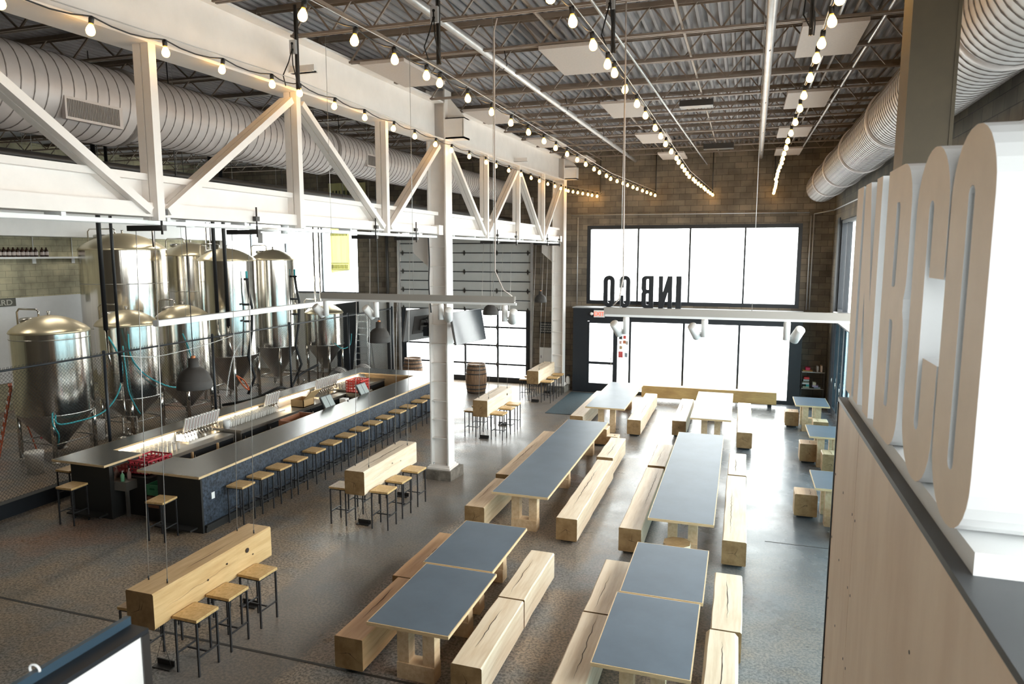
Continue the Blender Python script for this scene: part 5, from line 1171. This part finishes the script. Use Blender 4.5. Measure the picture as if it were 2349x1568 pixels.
def letter(ch, w, h, th, M, mats, label, group, sk=.35):
    cu = bpy.data.curves.new('l', 'CURVE'); cu.dimensions = '2D'; cu.fill_mode = 'BOTH'; cu.extrude = th/2
    for lp in letter_loops(ch, w, h, sk):
        sp = cu.splines.new('POLY'); sp.points.add(len(lp)-1); sp.use_cyclic_u = True
        for p, q in zip(sp.points, lp): p.co = (q[0], q[1], 0, 1)
    o = bpy.data.objects.new('l', cu); C.objects.link(o)
    me = bpy.data.meshes.new_from_object(o.evaluated_get(bpy.context.evaluated_depsgraph_get())); bpy.data.objects.remove(o)
    me.materials.clear()
    for m in mats: me.materials.append(m)
    for p in me.polygons: p.material_index = (1 if len(mats) > 1 and abs(p.normal.z) > .9 else 0); p.use_smooth = False
    ob = bpy.data.objects.new('sign_letter', me); C.objects.link(ob); ob.matrix_world = M
    return tag(ob, label, 'letter', group)
# letters on the vestibule ledge read from outside, so mirrored from in here
MR = Matrix.Rotation(PI, 4, 'Z') @ Matrix.Rotation(PI/2, 4, 'X')
names = {'O': 'round black capital O, leftmost on the window ledge', 'C': 'black capital C seen mirrored on the window ledge', 'B': 'black capital B seen mirrored on the window ledge', 'N': 'black capital N seen mirrored on the window ledge', 'I': 'straight black capital I, rightmost on the window ledge'}
for ch, x1, w_ in (('O', -4.31, .40), ('C', -3.76, .38), ('B', -2.95, .41), ('N', -2.31, .46), ('I', -2.0, .18)):
    letter(ch, w_, 1.12 if ch != 'I' else 1.12, .12, Matrix.Translation((x1, 24.9, 3.06+(.03 if ch == 'z' else 0))) @ MR, [M_BLACK], names[ch], 'letters on the window ledge', .39)
# big letters on the guard wall, facing the hall: front faces tan, sides white
MG = Matrix.Rotation(-PI/2, 4, 'Z') @ Matrix.Rotation(PI/2, 4, 'X')
gn = {'O': 'big tan fronted letter O, nearest, with white side', 'C': 'big tan fronted letter C with square notch, second nearest', 'B': 'big tan fronted letter B in the middle of the guard wall sign', 'N': 'narrow looking big letter N on the guard wall', 'I': 'farthest big letter, the straight I, on the guard wall'}
for ch, y1, w_ in (('I', 4.30, .20), ('N', 4.03, .46), ('B', 3.42, .47), ('C', 2.86, .42), ('O', 2.42, .39)):
    letter(ch, w_, 1.11, .30, Matrix.Translation((.58+.15, y1, 4.23)) @ MG, [mat('letter_side_white', (.66, .67, .68), .5), M_TAN], gn[ch], 'big letters on the guard wall', .43)
B('letter_plinth', (.60, 2.02, 4.168), (.88, 4.32, 4.23), M_WHITE, label='low white plinth carrying the big letters on the guard wall ledge', cat='plinth', base=True)
M_SLAB = M_GREYTOP
t = thing('guard_wall', 'plywood clad guard wall below the big letters on the right', 'wall panel', (.7, 2, 0), world=True)
MB().box((.60, YN, 0), (1.05, 4.36, 4.14)).build('wall_core', M_WHITE, parent=t)
B('ledge_cap', (.555, YN, 4.145), (1.10, 4.40, 4.168), M_SLAB, parent=t)
for y0, y1 in ((3.64, 4.385), (1.2, 3.632), (YN, 1.192)):
    o = B('plywood_sheet', (.56, y0, .02), (.60, y1, 4.145), M_PLY, parent=t)
    b = MB(); z = .3
    while z < 4.1:
        for y in (y0+.04, (y0+y1)/2, y1-.04): b.tube([(.5585, y, z), (.5600, y, z)], .007, 8)
        z += .38
    b.build('screw_head', M_DARK, parent=o)
MB().box((.553, 4.385, 0), (1.06, 4.40, 4.14)).build('corner_strip', M_BLACK, parent=t)
# black railing with white panel at the lower left
t = thing('stair_guard', 'black steel guard rail with white infill panel at the lower left corner', 'guard rail', (-1.5, .3, 3.2), world=True)
MB().box((-1.56, -1.6, 3.972), (-1.50, 1.40, 3.985)).build('cap_plate', M_BLACK, parent=t)
MB().box((-1.575, -1.6, 3.97), (-1.56, 1.40, 4.008)).build('upstand', mat('daylit_black_steel', (.05, .09, .13), .35, .3), parent=t)  # same black steel as the cap, with bluish daylight put into its colour
MB().box((-1.53, -1.6, 2.6), (-1.503, 1.375, 3.972)).build('infill_panel', M_WHITE, parent=t)
MB().box((-1.54, 1.375, 2.4), (-1.498, 1.40, 3.972)).build('end_post', M_DARK, parent=t)
for y in (.99, 1.13): MB().tube([(-1.568+.016*math.cos(a), y, 4.012+.012*math.sin(a)) for a in [PI*k/8-.2 for k in range(11)]], .003, 6).build('cable_tie', M_WHITE, parent=t)
B('mezzanine_floor', (-1.6, YN, 3.2), (.55, 1.0, 3.4), M_CONC, label='concrete mezzanine floor under the viewpoint', cat='floor slab', base=True)['kind'] = 'structure'

# games shelf at the far right
t = thing('game_shelf', 'small metal shelf unit with stacked games in the far right corner', 'shelf', (2.3, 24.75, 0), world=True)
for z in (.15, .55, 1.10): B('shelf_board', (1.96, 24.55, z), (2.66, 24.95, z+.03), M_CAB, parent=t)
for x in (1.96, 2.64):
    for y in (24.55, 24.93): B('upright', (x, y, 0), (x+.02, y+.02, 1.12), M_DARK, parent=t)
its = [(2.0, 1.13, .3, .03, (.55, .30, .1), 'tan flat box'), (2.08, 1.165, .14, .09, (.55, .03, .09), 'pink red bowl shaped box'), (2.42, 1.13, .05, .18, (.5, .5, .5), 'grey cup of pens'), (2.53, 1.13, .06, .2, (.75, .6, .5), 'pale cup of pens'),
       (2.02, .58, .20, .05, (.35, .40, .30), 'green grey game box'), (2.12, .63, .09, .07, (.04, .35, .36), 'teal game box'), (2.0, .70, .21, .05, (.65, .66, .66), 'white game box'), (2.01, .76, .18, .04, (.18, .2, .14), 'dark game box'), (2.03, .81, .18, .05, (.45, .5, .52), 'grey game box'), (2.05, .87, .16, .06, (.65, .06, .06), 'red game box'),
       (2.36, .58, .20, .04, (.35, .5, .65), 'light blue game box'), (2.31, .625, .18, .05, (.55, .5, .8), 'lilac game box'), (2.32, .68, .1, .1, (.7, .72, .6), 'pale small game box')]
for k, (x, z, w_, h_, c, l) in enumerate(its):
    B('board_game' if 'box' in l else 'pen_cup', (x, 24.6, z), (x+w_, 24.85, z+h_), mat('game_%d' % k, c, .6), label=l+' on the small metal shelf in the far right corner', cat='game box' if 'box' in l else 'cup', base=True)

# high-bay strip lamps over the brewery, hidden behind the truss from here
for k, (x, y) in enumerate(((-17.5, 10.0), (-17.5, 14.5), (-18.0, 19.0), (-14.0, 12.0), (-14.0, 18.0))):
    t = thing('ceiling_lamp', 'long white strip lamp hanging over the brewery, %s of five' % ORD[k], 'ceiling lamp', (x, y, 6.5), world=True)
    B('lamp_housing', (x-.12, y-1.2, 6.55), (x+.12, y+1.2, 6.62), M_WHITE, parent=t)
    B('lamp_tube', (x-.09, y-1.15, 6.53), (x+.09, y+1.15, 6.55), M_TUBE, parent=t)
    for yy_ in (y-1, y+1): MB().tube([(x, yy_, 6.6), (x, yy_, 8.2)], .005, 4).build('suspension_wire', M_CABLE, parent=t)

for k, (x, y, rz, l) in enumerate(((-14.6, 13.3, .3, 'small steel pump cart on the brewery floor between the first two fermenters'), (-14.5, 16.1, -.2, 'small steel pump cart between the second and third fermenters'), (-14.4, 20.6, .5, 'small steel pump cart below the two tall fermenters'))):
    t = thing('pump_cart', l, 'pump', (x, y, 0), rz)
    MB().box((-.2, -.3, .16), (.2, .3, .19)).bar((-.18, .28, .19), (-.18, .28, .85), .03).bar((.18, .28, .19), (.18, .28, .85), .03).bar((-.18, .28, .85), (.18, .28, .85), .03).build('cart_frame', M_SS, parent=t)
    MB().tube([(0, -.22, .32), (0, .12, .32)], .11, 16).build('motor', M_SSD, parent=t)
    MB().tube([(0, .12, .32), (0, .2, .32)], .15, 16).tube([(0, .16, .45), (0, .16, .62)], .03, 8).build('pump_head', M_SS, parent=t)
    for sx in (-1, 1):
        for sy in (-1, 1): MB().tube([(sx*.17-.02, sy*.24, .08), (sx*.17+.02, sy*.24, .08)], .08, 14).build('wheel', M_BLACK, parent=t)
straight_pipe('conduit', (-13.95, 25.25, 3.0), (-13.95, 25.25, 8.4), .02, M_GALV, 'grey vertical conduit on the brick pier between left window and garage door')
straight_pipe('rain_pipe', (-13.5, 25.2, 0), (-13.5, 25.2, 8.4), .06, M_DARK, 'dark vertical pipe on the brick pier left of the garage door')
t = thing('junction_box', 'long white box fixed under the truss chord above the tanks', 'electrical box', (-6.3, 8.6, 5.12), world=True)
MB().box((-6.34, 8.15, 5.12), (-6.26, 8.75, 5.26)).build('box_body', M_WHITE, parent=t); MB().tube([(-6.3, 8.7, 5.26), (-6.3, 8.7, 5.38)], .05, 12).build('stem', M_WHITE, parent=t)
MB().lathe([(0, 0), (.13, .01), (.14, .03), (.12, .05), (0, .05)], (-6.2, 8.2, 5.27), 20).build('round_sensor', M_WHITE, parent=t)
